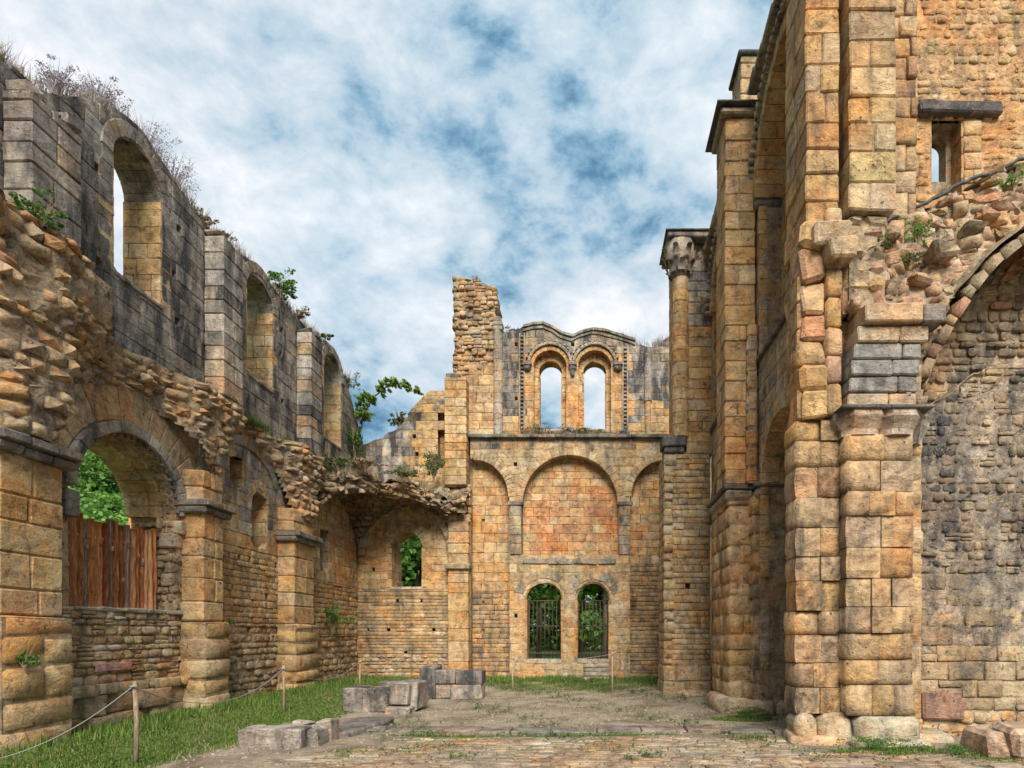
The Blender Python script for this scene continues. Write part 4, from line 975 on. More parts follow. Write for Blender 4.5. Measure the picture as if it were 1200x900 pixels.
# pier B
T = Thing('middle_pier', 'middle pier on the right, its flat shaft climbing to a dark cap slab', 'pier', (3.4, 12.2, 0))
gold = pal('gold', .2, PAL['pale'], .35)
DB = 12.15
pier(T, 'block', 2.86, 3.40, DB+.10, 14.0, .3, 4.45, (.28, .42), gold, (1, 2), (2, 3), .035, .012, worn=.02, smooth=True, wob=.012)
pier(T, 'block', 3.28, 4.05, DB-.12, DB+.9, .3, 4.45, (.28, .42), gold, (1, 2), (1, 1), .04, .015, worn=.03, smooth=True, wob=.015)
pier(T, 'block', 4.0, 4.6, DB+.02, DB+.9, .3, 4.45, (.28, .42), gold, (1, 1), (1, 1), .035, .012, worn=.02)
for (a, b, c, d) in ((2.70, 3.3, DB-.02, DB+1.6), (3.2, 3.75, DB-.28, DB+.7), (3.75, 4.3, DB-.26, DB+.7)):
    block(T, 'base_block', a, b, c, d, -.1, .32, (.50, .38, .25, .95), .08, .03, smooth=True)
for (a, b, c, d) in ((2.80, 3.36, DB+.02, 14.05), (3.36, 3.80, DB-.2, DB+.8), (3.80, 4.3, DB-.18, DB+.8)):
    block(T, 'capital', a, b-.01, c, d, 4.38, 4.58, (.36, .29, .20, .6), .06, .015, flare=.05)
    block(T, 'impost', a-.04, b, c-.05, d, 4.58, 4.68, (.17, .15, .13, .5), .02, .008)
warm = pal('orange', .14, PAL['pale'], .35)
pier(T, 'ashlar', 2.76, 3.40, DB, DB+.85, 4.68, 12.15, (.30, .42), pal('orange', .14, PAL['ochre']+PAL['pale'], .5), (1, 2), (2, 2), .018, .009, worn=.02)
pier(T, 'half_shaft', 3.18, 3.42, DB-.14, DB+.1, 4.68, 7.9, (.3, .42), pal('orange', .1, PAL['grey']+RED, .4), (1, 1), (1, 1), .05, worn=.01)
pier(T, 'ashlar', 3.43, 4.10, DB-.02, DB+.85, 4.68, 7.1, (.28, .38), pal('brown', .85, PAL['grey'], .4), (1, 2), (1, 1), .018)
pier(T, 'ashlar', 3.43, 4.10, DB-.03, DB+.85, 7.1, 10.22, (.30, .40), warm, (1, 2), (1, 1), .018, worn=.008)
block(T, 'capital', 3.36, 4.14, DB-.12, DB+.9, 10.24, 10.42, (.20, .17, .15, .5), .05, .01, flare=.04)
pier(T, 'ashlar', 3.46, 4.2, DB, DB+.85, 10.42, 12.5, (.28, .36), pal('brown', .25), (2, 2), (1, 1))
block(T, 'cap_slab', 2.68, 3.46, DB-.10, DB+1.0, 12.16, 12.30, (.36, .32, .26, .7), .03, .02)
block(T, 'cap_slab', 2.58, 3.5, DB-.2, DB+1.1, 12.30, 12.34, (.12, .125, .13, .5), .008, .005)
T.done()
# pier A lower
T = Thing('near_pier', 'huge near pier on the right, cushion-like golden blocks in thick courses', 'pier', (4.1, 9.0, 0))
def g2(u, v):
    return pal('gold', .26 if v > .9 else .4, [(.50, .33, .19), (.46, .34, .22), (.42, .30, .19)], .4)(u, v)
def cushion_stack(x0, x1, y0, y1, z0, z1, rows, nx, dep=.5, swell=.05):
    z = z0
    while z < z1-.02:
        h = R.uniform(*rows)
        if z+h > z1-rows[0]*.5: h = z1-z
        k = R.randint(*nx); cx = [x0]+[x0+(x1-x0)*(i+R.uniform(-.16, .16))/k for i in range(1, k)]+[x1]
        for i in range(k):
            sx, sy, sz = cx[i+1]-cx[i]-.012, y1-y0, h-.012
            n = 4; V = []; Fc = []
            idx = {}
            for fx in range(n+1):
                for fz in range(n+1):
                    u, v = fx/n, fz/n; ed = min(u, 1-u, v, 1-v)
                    b = swell*(1-(2*u-1)**6)*(1-(2*v-1)**6)*(.75+.25*math.sin(u*5+z*7+i))+R.uniform(-.026, .026)*(1 if ed > 0 else .35)
                    px_ = (u-.5)*sx; 
                    if i == 0 and u == 0: px_ -= swell*.6*(1-(2*v-1)**2)
                    idx[(fx, fz)] = len(V); V.append((px_, -sy/2-b+.03, (v-.5)*sz))
            for fx in range(n):
                for fz in range(n): Fc.append((idx[(fx, fz)], idx[(fx+1, fz)], idx[(fx+1, fz+1)], idx[(fx, fz+1)]))
            rim = [idx[(f, 0)] for f in range(n)]+[idx[(n, f)] for f in range(n)]+[idx[(n-f, n)] for f in range(n)]+[idx[(0, n-f)] for f in range(n)]
            m = len(V)
            for r_ in rim: V.append((V[r_][0], sy/2, V[r_][2]))
            for q in range(len(rim)): Fc.append((rim[q], m+q, m+(q+1) % len(rim), rim[(q+1) % len(rim)]))
            T.add('cushion_block', new_mesh('cushion_block', V, Fc, M_STONE, R.random() < .6), Matrix.Translation(((cx[i]+cx[i+1])/2+R.uniform(-.01, .01), (y0+y1)/2+R.uniform(-.05, .03), z+h/2)), g2(0, z), sx*sz)
        z += h
cushion_stack(3.16, 3.84, 9.10, 9.6, .42, 4.9, (.36, .48), (2, 2), swell=.035)
cushion_stack(3.84, 4.84, 8.86, 9.4, .42, 4.62, (.36, .47), (2, 3), swell=.03)
pier(T, 'block', 3.36, 3.9, 9.5, 10.0, .0, 4.9, (.34, .46), gold, (1, 1), (1, 1), .05, .02, smooth=True)
pier(T, 'block', 4.80, 5.12, 9.12, 9.7, 0, 4.6, (.3, .42), gold, (1, 1), (1, 1), .05, .02, smooth=True)
for (a, b, c, d, e) in ((3.12, 3.5, 9.0, 9.5, .44), (3.48, 3.98, 8.92, 9.5, .46), (3.96, 4.9, 8.72, 9.5, .44), (3.05, 3.9, 8.86, 9.6, .12), (3.9, 5.0, 8.66, 9.6, .10), (4.85, 5.55, 8.95, 9.6, .14)):
    block(T, 'base_block', a, b, c, d, -.1, e, (.50*R.uniform(.85, 1), .38, .27, .9), .09, .04, smooth=True)
for x1_, z0_, z1_ in ((5.0, 0, 6.3), (4.56, 6.31, 13.4)):
    V = [(a, b, c) for a in (3.46 if z0_ == 0 else 3.35, x1_) for b in (9.3, 9.95) for c in (z0_, z1_)]
    T.part('mortar_core', new_mesh('mortar_core', V, [(0, 1, 3, 2), (4, 6, 7, 5), (0, 4, 5, 1), (2, 3, 7, 6), (0, 2, 6, 4), (1, 5, 7, 3)], M_MORTAR))
# capital: three flared blocks and thin abacus
def flared(x0, x1, y0, y1, z0, z1, f, col, kind='capital'):
    n = 5; V = []; Fc = []
    prof_ = [(0, 0.), (.25, .12), (.5, .55), (.72, .95), (.8, 1.), (1., 1.)]
    for t, k in prof_:
        z = z0+(z1-z0)*t; e = f*k; cxx, cyy = (x0+x1)/2, (y0+y1)/2
        q = [(x0-e, y1), (x0-e, y0+.12-e*.3), (x0+.12-e*.3, y0-e), (x1-.12+e*.3, y0-e), (x1+e, y0+.12-e*.3), (x1+e, y1)]
        V += [(a+R.uniform(-.01, .01)-cxx, b+R.uniform(-.01, .01)-cyy, z-z0) for a, b in q]
    m = 6
    for j in range(len(prof_)-1):
        for i in range(m): k = j*m; Fc.append((k+i, k+(i+1) % m, k+m+(i+1) % m, k+m+i))
    Fc.append(tuple(range((len(prof_)-1)*m, len(prof_)*m))); Fc.append(tuple(range(m))[::-1])
    T.add(kind, new_mesh(kind, V, Fc, M_STONE, False), Matrix.Translation(((x0+x1)/2, (y0+y1)/2, z0)), col, .3)
flared(3.80, 4.36, 8.86, 9.5, 4.60, 4.93, .13, (.46, .35, .25, .75)); flared(4.37, 4.86, 8.84, 9.5, 4.60, 4.93, .13, (.46, .36, .27, .8))
flared(4.86, 5.08, 9.0, 9.5, 4.52, 4.85, .10, (.42, .36, .29, .8))
for a, b in ((3.68, 4.4), (4.4, 5.04)): block(T, 'abacus', a, b, 8.68, 9.6, 4.93, 4.985, (.16, .14, .13, .4), .012, .008)
# springer courses over the capital
zz = 4.985
for k, (a, b, yy) in enumerate(((3.84, 4.86, 8.86), (3.86, 4.86, 8.84), (3.88, 4.88, 8.80), (3.90, 4.90, 8.78), (3.94, 4.98, 8.74), (4.0, 5.18, 8.64))):
    h = .235 if k < 5 else .28; m = a+(b-a)*(.72 if k % 2 else .6)
    for (p, q) in ((a, m), (m, b)):
        dark = k in (1, 2, 3) or (k == 5 and p == m); block(T, 'springer', p+.004, q-.004, yy, 9.4, zz+.004, zz+h-.004, ((.29, .265, .24, .55) if dark else (.44, .35, .25, .85)), .02, .01)
    zz += h
T.done()
# ragged middle and upper shafts of pier A
T = Thing('near_pier_shafts', 'two squared shafts soaring out of frame above the near right pier', 'pier', (3.9, 9.0, 5.0))
ragc = pal('gold', .15, [(.53, .36, .20), (.20, .18, .165), (.46, .24, .15), (.48, .27, .17), (.55, .44, .30)], .45)
z = 4.9
while z < 7.5:
    h = R.uniform(.34, .52); r = R.uniform(.26, .34)
    block(T, 'broken_block', 3.24-.05*R.random(), 3.24+r*1.25, 9.12-r*.35+R.uniform(-.04, .04), 9.7, z, z+h-.008, ragc(0, z), R.uniform(.03, .08), .045, smooth=R.random() < .5); z += h
z = 4.95
while z < 7.6:
    h = R.uniform(.36, .48); block(T, 'small_shaft', 3.58, 3.82, 8.98, 9.4, z, z+h-.008, ragc(0, z), .035, .014, smooth=True); z += h
pier(T, 'ashlar', 3.80, 4.2, 9.02, 9.6, 6.5, 7.9, (.26, .42), pal('orange', .1, RED, .25), (1, 2), (1, 1), .05, .02, worn=.05, smooth=True)
pier(T, 'ashlar', 3.27, 3.80, 9.02, 10.0, 7.75, 13.6, (.36, .50), pal('orange', .16, PAL['pale'], .4), (1, 2), (2, 2), .022, .012, worn=.03)
pier(T, 'broken_block', 3.86, 4.50, 8.95, 9.6, 6.5, 7.96, (.2, .34), pal('rubble', .1, RED, .25), (2, 2), (1, 1), .07, .04, worn=.07)
pier(T, 'ashlar', 3.86, 4.58, 8.86, 9.8, 7.95, 13.6, (.36, .50), pal('pale', .16, PAL['orange'], .55), (1, 2), (1, 2), .022, .012, worn=.03)
pier(T, 'ashlar', 3.18, 3.30, 9.10, 9.5, 4.9, 7.7, (.36, .50), pal('orange', .04, PAL['brown'], .3), (1, 1), (1, 2), .03, .01, worn=.02)
for (a, b, c, d, e, f) in ((3.35, 3.86, 8.85, 9.4, 7.45, 7.78), (3.55, 3.95, 8.78, 9.3, 7.2, 7.48)): block(T, 'corbel', a, b, c, d, e, f, (.48, .35, .22, .85), .035, .035, flare=.08)
masonry(T, 'side_stone', Flat((4.58, 9.6, 0), (1, 0, 0), (0, -1, 0)), 0, .7, 7.6, 13.6, (.3, .45), (.25, .4), pal('rubble', .2), 'worn', wv=.03)
T.done()
T = Thing('aisle_outer_wall', 'dim outer wall glimpsed through the arches of the right arcade', 'wall', (7.6, 16, 0))
core(T, FR(7.6), -22, -12.7, 0, 7.6, [], -.03, -.8, M_MORTAR)
masonry(T, 'ashlar', FR(7.6), -21.5, -12.8, 0, 7.6, (.34, .5), (.5, .9), pal('brown', .3), wv=.01)
T.done()
# cross wall closing the right aisle
DX = 9.50
T = Thing('cross_wall', 'rough mortared wall at the right edge, coursed blocks below and dark pocked rubble above', 'wall', (7, DX, 0))
xt = rough(interp([(4.9, 5.0), (5.5, 5.35), (6.2, 5.8), (7, 6.1), (8, 6.3), (10, 6.3)]), .08)
core(T, FE(DX), 4.95, 10.5, 0, xt, [], -.03, -.8, M_RUBCORE)
RED1 = [(.44, .15, .10)]
masonry(T, 'coursed_block', FE(DX), 5.02, 8.4, .42, 1.45, (.20, .30), (.24, .62), pal('brown', .3, PAL['pale'], .4), 'worn', wv=.02, depth=.14, split=.15)
masonry(T, 'rubble_stone', FE(DX), 5.02, 8.4, -.05, .42, (.10, .2), (.14, .4), pal('rubble', .1), 'rubble', wv=.03, depth=.14)
block(T, 'red_block', 5.28, 5.92, DX-.06, DX+.1, .28, .72, (.34, .19, .13, .6), .03, .03)
masonry(T, 'wall_stone', FE(DX), 5.02, 8.4, 1.45, 2.6, (.2, .32), (.28, .6), pal('brown', .4, PAL['pale'], .3), 'worn', wv=.02, depth=.12, drop=.12)
masonry(T, 'field_stone', FE(DX), 5.02, 8.3, 2.6, 5.9, (.09, .19), (.11, .32), pal('brown', .6, PAL['rubble']+[(.43, .37, .30)], .3), 'rubble', wv=.03, depth=.12, top=xt, drop=.10, split=.15)
sheet(T, FE(DX), 5.0, 10.4, 1.4, 5.6, -.012, M_RENDER, .07, lambda u, v: v > xt(u)-.05, 'rough_render', .028)
T.done()
# vault remnant over it
VX, VZ, VR = 8.02, 4.95, 3.08
T = Thing('nave_vault_stub', 'great curved remnant of a rubble vault springing from the near right capital', 'ruined vault', (6.5, 9.5, 5))
FVR = Curve(lambda u, v: (VX-(VR+.07*math.sin(v*3+u*5))*math.cos(u), v, VZ+(VR+.07*math.sin(v*3+u*5))*math.sin(u)))
sheet(T, FVR, .03, 1.75, 8.95, 10.4, .05, M_RUBCORE, .1, amp=.05)
masonry(T, 'vault_stone', FVR, .03, 1.75, 8.95, 10.4, (.16, .30), (.05, .12), pal('brown', .3, [(.45, .20, .10), (.50, .36, .16), (.42, .15, .09)], .35), 'worn', wv=.05, w=-.03, depth=.14, drop=.04)
masonry(T, 'lunette_stone', FE(10.1), 5.0, 8.6, 5.0, 8.2, (.10, .2), (.14, .38), pal('brown', .45, [(.36, .17, .10), (.42, .26, .13), (.33, .15, .10)], .25), 'rubble', holes=[('f', lambda u, v: (u-VX)**2+(v-VZ)**2 > (VR+.15)**2)], wv=.05, depth=.12)
core(T, FE(10.1), 4.9, 11, 4.6, 8.3, [], -.03, -.6, M_RUBCORE)
# front edge and haunch
ztop = rough(interp([(3.9, 7.9), (4.6, 8.15), (5.3, 8.5), (6.0, 8.95), (6.6, 9.25), (8, 9.9), (10, 10.5)]), .04)
FH = Curve(lambda u, v: (u, 8.93+.34*max(0, v-6.2)+.10*math.sin(u*4+v*3)*math.sin(v*5)+.06*math.sin(u*9), v))
hol = [('a', VX, VR+.02, -1, VZ, VR+.02), ('f', lambda u, v: v < 5.0 or (u < 4.7 and v < 6.55) or (u < 3.98))]
skp = lambda u, v: inhole(u, v, hol[0], -.03) or hol[1][1](u, v) or v > ztop(u)-.05
sheet(T, FH, 3.9, 10.2, 5.0, 10.2, -.04, M_RUBCORE, .08, skp, amp=.045)
masonry(T, 'haunch_stone', FH, 3.9, 8.4, 5.0, 10.2, (.12, .26), (.15, .40), pal('rubble', .10, [(.48, .24, .15), (.50, .36, .26), (.46, .38, .30), (.40, .30, .24)], .5), 'rubble', holes=hol, top=ztop, wv=.06, depth=.2, drop=.04, split=.2)
V = []; Fc = []
for i in range(41):
    u = 3.9+6.3*i/40; z = ztop(u)
    for k in range(7): V.append((u, 8.93+.34*max(0, z-6.2)+.45*k, z-.05+.10*math.sin(k*1.7+u*3)+R.uniform(-.04, .04)))
for i in range(40):
    for k in range(6): q = i*7+k; Fc.append((q, q+1, q+8, q+7))
T.part('haunch_top', new_mesh('haunch_top', V, Fc, M_RUBCORE, True))
T.part('drip_strip', tube_mesh('drip_strip', [(4.35+.05*k, 8.93+.34*(ztop(4.35+.05*k)-6.2)-.05, ztop(4.35+.05*k)+.03) for k in range(5, 90)], .03, M_LEAD))
for (a, b, z, h) in ((4.22, 4.55, 6.95, .30), (4.75, 5.15, 6.55, .24), (5.3, 5.62, 7.45, .20), (5.9, 6.2, 7.95, .2), (4.62, 4.86, 7.35, .2), (4.1, 4.5, 7.5, .22), (3.95, 4.3, 7.15, .26), (4.5, 4.8, 7.72, .18), (5.0, 5.3, 7.05, .2), (6.3, 6.55, 8.3, .16)):
    ys_ = FH.at((a+b)/2, z, 0).y; block(T, 'jutting_stone', a, b, ys_-R.uniform(.10, .2), ys_+.4, z, z+h, (.45*R.uniform(.85, 1.1), .32, .22, .8), .05, .055)
T.done()
# high back wall with the small window
DH = 12.0
T = Thing('high_back_wall', 'rough orange-brown wall at the upper right with a small window under a long dark lintel', 'wall', (8, DH, 8))
hx = lambda px: X(px, DH); hz_ = lambda py: Z(py, DH)
HW = [('r', hx(1090), hx(1129), hz_(225), hz_(140))]; HWi = [('a', 7.21, .17, 10.98, 11.68, .2)]
core(T, FE(DH), hx(1040), 11, 6.5, 15.5, HW, -.03, -.35, M_RUBCORE); core(T, FE(DH), hx(1040), 11, 6.5, 15.5, HWi, -.35, -.6, M_RUBCORE)
masonry(T, 'field_stone', FE(DH), hx(1062), 9.3, 8.9, 14.9, (.10, .20), (.12, .32), pal('ochre', .05, PAL['rubble']+PAL['orange'], .5), 'rubble', holes=HW, wv=.02, depth=.1, drop=.12)
sheet(T, FE(DH), hx(1060), 10.8, 7.5, 15.4, -.008, stone_mat('orange_render', 1., 1.3, (.46, .28, .14), .12), .1, lambda u, v: inhole(u, v, HW[0], .03), 'rough_render', .018)
pier(T, 'edge_block', hx(1046), hx(1062), DH-.10, DH+.2, 8, 15.3, (.3, .6), pal('pale', .25), (1, 1), (1, 1), .03, .02)
block(T, 'lintel', hx(1074), hx(1170), DH-.16, DH+.3, hz_(138), hz_(124), (.13, .11, .10, .4), .03, .02)
for s, xx in ((-1, hx(1128)), (1, hx(1091))):
    fr = Flat((xx, DH, 0), (0, s, 0), (s, 0, 0)); a, b = (0, .36) if s > 0 else (-.36, 0); reveal(T, 'jamb_stone', fr, a, b, hz_(225), hz_(141), (.22, .34), pal('orange', .2), lens=(.2, .36))
masonry(T, 'jamb_stone', FE(DH-.03), hx(1129), hx(1150), hz_(215), hz_(142), (.25, .35), (.3, .5), pal('pale', .1), 'worn')
T.done()
# ================================================================== GROUND
def fbm(x, y, s=0):
    return (math.sin(x*1.3+y*.7+s)+math.sin(x*2.9-y*2.1+s*2)*.5+math.sin(x*5.3+y*6.1+s)*.3)/1.8
def gh(x, y):
    z = .02*fbm(x, y)
    if x < -5: z += .10*min(1, (-5-x)/3)*max(0, min(1, (y-6)/6))
    return z
def ground_mat():
    m, t, b = newmat('courtyard_soil'); L = t.links.new
    g = N(t, 'ShaderNodeNewGeometry'); P = g.outputs['Position']
    a = noise(t, P, 1.1, 6., .65, .5); f = noise(t, P, 14., 6., .75); s = noise(t, P, 55., 3., .7)
    c = ramp(t, a, [(.34, (.17, .13, .09)), (.48, (.28, .22, .155)), (.6, (.37, .30, .22)), (.7, (.22, .18, .12))])
    c = mixc(t, 1., c, ramp(t, f, [(.3, .62), (.5, 1.), (.7, 1.3)]), 'MULTIPLY'); c = mixc(t, 1., c, ramp(t, s, [(.32, .5), (.45, 1.), (.7, 1.25)]), 'MULTIPLY')
    at = N(t, 'ShaderNodeAttribute', attribute_name='Col'); gr = ramp(t, noise(t, P, 24., 5., .7), [(.3, (.05, .085, .02)), (.7, (.14, .20, .05))])
    k = mth(t, 'ADD', at.outputs['Fac'], mth(t, 'MULTIPLY', mth(t, 'SUBTRACT', noise(t, P, 4., 6., .7), .5), 1.1)); k = ramp(t, k, [(.40, 0.), (.60, 1.)])
    c = mixc(t, k, c, gr); L(c, b.inputs['Base Color'])
    bp = N(t, 'ShaderNodeBump', i_Strength=1., i_Distance=.05); L(mth(t, 'ADD', f, mth(t, 'MULTIPLY', s, .4)), bp.inputs['Height']); L(bp.outputs[0], b.inputs['Normal'])
    return m
def greenness(x, y):
    if y > DE+1 or x < XL-1: return 1.
    v = 0.
    if x < -3.2 and y > 5:
        e = -5.35+.20*fbm(x*1.3, y*1.3)+(.095*(y-6.5) if y > 6.5 else 0); v = max(v, min(1, max(0, (e-x)/.5+.35)))
    if -3.6 < x < 3.4 and 15.0 < y < 21.7: v = max(v, min(.95, (y-15.3)/3.2)*max(0, 1-abs(x+.2)/3.9)**.4*(.62+.45*fbm(x*1.9, y*1.4, 2)))
    for cx_, cy_, rx, ry_ in ((4.3, 8.35, 1.0, .35), (3.0, 11.5, .8, .4), (2.6, 9.3, .5, .3), (-3.0, 8.1, .5, .3), (-1.0, 9.6, 3., .08), (5.5, 7.9, .8, .4)):
        v = max(v, min(.9, 1.15-((x-cx_)/rx)**2-((y-cy_)/ry_)**2))
    return max(0, v)
V = []; Fc = []; K = []
xs = sorted(set([-260, -160, -100, -60, -40, -28, -20, -15, -12]+[round(v_, 3) for v_ in np.arange(-9, 8.01, .2)]+[10, 14, 20, 30, 60, 100, 160, 260]))
ys = sorted(set([-200, -100, -50, -20, -8, 0, 3]+[round(v_, 3) for v_ in np.arange(5, 22.5, .2)]+[24, 27, 30, 36, 44, 60, 90, 140, 260, 400]))
for y_ in ys:
    for x in xs: V.append((x, y_, gh(x, y_) if -12 < x < 10 and 3 < y_ < 24 else 0.)); gk = greenness(x, y_); K.append((gk, gk, gk, 1))
nx_ = len(xs)
for j in range(len(ys)-1):
    for i in range(nx_-1): k = j*nx_+i; Fc.append((k, k+1, k+nx_+1, k+nx_))
single('ground', new_mesh('ground', V, Fc, ground_mat(), True, K), None, None, kind='structure')
# paving
pav = Thing('paving', 'uneven worn stone paving', None, (0, 7, 0), kind='structure')
pc = pal('brown', .15, [(.36, .28, .20), (.32, .26, .20), (.42, .34, .25), (.38, .32, .25)], .6)
y_ = 9.35; rows_ = []
edgeL = lambda y: -3.0+.30*(9.4-y)*-1+.4*math.sin(y*3)
while y_ > 5.9:
    d = R.uniform(.11, .17); x = edgeL(y_)+R.uniform(-.3, .3)
    while x < 5.6:
        l = R.uniform(.16, .42)
        if R.random() > .10 and not (x > 2.8 and y_ > 8.4):
            h = .014+R.uniform(-.008, .012); g0 = gh(x, y_)
            me = block_mesh(l-.012, d-.010, .08, .007, .007)
            pav.add('paving_stone', me, Matrix.Translation((x+l/2, y_-d/2, h-.04+g0)) @ Matrix.Rotation(R.uniform(-.05, .05), 4, 'Z') @ Matrix.Rotation(R.uniform(-.03, .03), 4, 'X'), pc(x, y_), l*d*4/max(1, y_-5))
        x += l
    y_ -= d
pav.done(295)
T = Thing('threshold_step', 'long worn stone threshold crossing the courtyard floor', 'stone kerb', (0, 10, 0))
x = -3.9
while x < 3.3:
    l = R.uniform(.5, 1.1); sk = .10*math.sin(x*1.3)+R.uniform(-.03, .03)
    block(T, 'slab', x, x+l-.015, 9.75+sk, 10.25+sk+R.uniform(-.05, .05), -.06, .055+R.uniform(-.012, .012), (.26*R.uniform(.85, 1.15), .21, .17, .6), .015, .014); x += l
T.done()
T = Thing('loose_slab', 'flat dark slab lying on the ground right of the nearest block group', 'stone slab', (-3.6, 10.2, 0))
block(T, 'slab', -4.35, -3.65, 9.3, 11.0, -.05, .10, (.20, .17, .15, .5), .03, .02, rz=-.1); T.done()
def blockgroup(name, lab, parts, loc):
    T = Thing(name, lab, 'stone blocks', loc, group='low ruined blocks on the courtyard floor')
    for (x0, x1, y0, y1, z0, z1, c, g) in parts: block(T, 'block', x0, x1, y0, y1, z0, z1, (*c, g), .022, .022)
    T.done()
LG = (.40, .34, .28); DG = (.30, .26, .22)
blockgroup('block_group', 'nearest low base of grey blocks on the grass edge at lower left', [(-5.0, -4.74, 8.5, 8.85, -.05, .29, LG, .55), (-4.72, -4.08, 8.46, 8.86, -.05, .30, LG, .6), (-4.06, -3.90, 8.58, 8.95, -.05, .27, LG, .55), (-4.70, -4.15, 8.88, 9.2, -.05, .25, LG, .6), (-4.45, -4.2, 8.9, 9.15, .25, .33, LG, .8), (-4.12, -3.88, 8.97, 9.3, -.05, .33, LG, .6)], (-4.3, 8.9, 0))
blockgroup('block_group', 'middle low base of dark-stained blocks with rubble at its right foot', [(-5.12, -4.72, 12.4, 13.2, 0, .50, DG, .3), (-4.71, -4.12, 12.42, 13.2, 0, .50, LG, .4), (-4.12, -3.70, 12.3, 13.2, .16, .58, LG, .45), (-3.9, -3.58, 12.5, 13.3, .05, .60, LG, .55), (-4.15, -3.65, 12.1, 12.6, -.05, .15, LG, .8), (-4.9, -4.2, 13.2, 13.7, 0, .46, DG, .4)], (-4.3, 12.6, 0))
blockgroup('block_group', 'far L-shaped row of dark blocks in front of the corner pilaster', [(-4.22, -3.85, 14.9, 15.7, 0, .80, DG, .3), (-3.84, -3.45, 15.0, 15.7, 0, .38, LG, .6), (-3.84, -3.35, 14.95, 15.5, .38, .72, DG, .25), (-3.44, -2.67, 14.85, 15.4, 0, .36, LG, .7), (-3.33, -2.67, 14.87, 15.4, .36, .71, DG, .35), (-4.9, -4.25, 15.4, 15.9, 0, .42, DG, .5), (-5.5, -4.8, 15.7, 16.2, 0, .36, DG, .4)], (-3.5, 15.2, 0))
T = Thing('fallen_rock', 'broken reddish rock at the bottom right corner', 'rock', (5.6, 7.9, 0))
block(T, 'rock', 5.28, 5.9, 7.85, 8.5, -.05, .34, (.46, .33, .24, .9), .06, .05); block(T, 'rock', 5.5, 6.2, 7.7, 8.3, -.05, .42, (.50, .38, .28, .9), .07, .05); T.done()
# rubble at feet
T = Thing('foot_rubble', 'loose tumbled stones at the foot of the right end pier', 'loose stones', (2.8, 15.8, 0))
for k in range(14):
    x, y_ = R.uniform(2.3, 3.2), R.uniform(15.3, 16.1); s = R.uniform(.08, .2); block(T, 'stone', x, x+s*1.5, y_, y_+s, -.02, s*.8, (.46, .36, .25, .9), .04, .02, smooth=True)
T.done()
# weeds and pebbles scattered over the floor
def weedbed(n, f, size, mat, lab):
    V = []; Fc = []; K = []
    for _ in range(n):
        x, y_ = f(); z0 = gh(x, y_); r = R.uniform(.03, .13)
        for _ in range(R.randint(5, 16)):
            a_ = R.uniform(0, 6.28); p = Vector((x+r*R.random()*math.cos(a_), y_+r*R.random()*math.sin(a_), z0+R.uniform(.01, .07))); d = Vector((math.cos(a_), math.sin(a_), R.uniform(-.1, .9)))*size*R.uniform(.5, 1.3)
            sd_ = Vector((-math.sin(a_), math.cos(a_), 0))*size*R.uniform(.2, .4); k = len(V); V += [p, p+d*.5+sd_, p+d, p+d*.5-sd_]; Fc.append((k, k+1, k+2, k+3)); g = R.random(); K += [(g, g, g, 1)]*4
    single('ground_weeds', new_mesh('ground_weeds', V, Fc, mat, False, K), lab, None, kind='stuff')
def wf1():
    while True:
        x, y_ = R.uniform(-8.1, -2.6), R.uniform(6, 21)
        if greenness(x, y_)*(.3+.9*(.5+.5*fbm(x*1.7+5, y_*1.7, 1))) > .3*R.random()+.25: return x, y_
def wf2():
    while True:
        x, y_ = R.uniform(-3.6, 4.8), R.uniform(7.6, 21.4)
        if fbm(x*1.9, y_*1.9, 2)+R.gauss(0, .25)+(greenness(x, y_)*.8) > .42: return x, y_
weedbed(2200, wf1, .032, M_GRASS, 'broad-leaved weeds among the grass on the left')
weedbed(1900, wf2, .036, M_LEAF_D, 'small weeds scattered over the bare floor')
V = []; Fc = []
for _ in range(3200):
    x, y_ = R.uniform(-5.5, 4.8), R.uniform(6.5, 21); r = R.uniform(.008, .03); z0 = gh(x, y_); k = len(V)
    V += [(x+r*R.uniform(.6, 1.2)*c_, y_+r*R.uniform(.6, 1.2)*s_, z0+zz_*r) for c_, s_, zz_ in ((1, 0, 0), (0, 1, 0), (-1, 0, 0), (0, -1, 0), (0, 0, .8))]; Fc += [(k, k+1, k+4), (k+1, k+2, k+4), (k+2, k+3, k+4), (k+3, k, k+4)]
single('gravel', new_mesh('gravel', V, Fc, M_PEB, False), 'loose pebbles scattered over the floor', None, kind='stuff')
# ================================================================== POSTS AND ROPE
POST = [(159, 7.55, 1.05, 'nearest rough post of the rope barrier, at lower left'), (333, 12.1, .95, 'second rope post, standing in the grass before the niche bay'), (422, 16.9, .85, 'small pale rope post left of the middle block group'),
        (601, 17.2, .98, 'rope post left of the barred windows'), (718, 16.6, 1.14, 'rope post beside the steps, tallest of the far ones'), (774, 18.2, .95, 'dark rope post against the right end pier')]
tops = []
for px, d, h, lab in POST:
    x = X(px, d); g = gh(x, d); r = .031
    T = Thing('rope_post', lab, 'post', (x, d, g), group='posts of the rope barrier')
    T.part('stake', tube_mesh('stake', [(x, d, g-.1), (x+R.uniform(-.015, .015), d, g+h*.5), (x+R.uniform(-.02, .02), d, g+h)], r, M_POST, 8, r*.8))
    T.part('rope_eye', tube_mesh('rope_eye', [(x-.05, d-.04, g+h-.06), (x, d-.055, g+h-.06), (x+.05, d-.04, g+h-.06)], .013, M_ROPE, 6))
    T.done(); tops.append(Vector((x, d-.05, g+h-.06)))
pts = []
first = [Vector((-7.2, 7.3, .12))]+tops[:3]+[Vector((-5.6, 19.5, .95))]
def sag(a, b, s, n=18): return [a.lerp(b, i/n)+Vector((0, 0, -4*s*(i/n)*(1-i/n))) for i in range(n)]
for (a, b, s) in zip(first[:-1], first[1:], (.12, .42, .35, .15)): pts += sag(a, b, s)
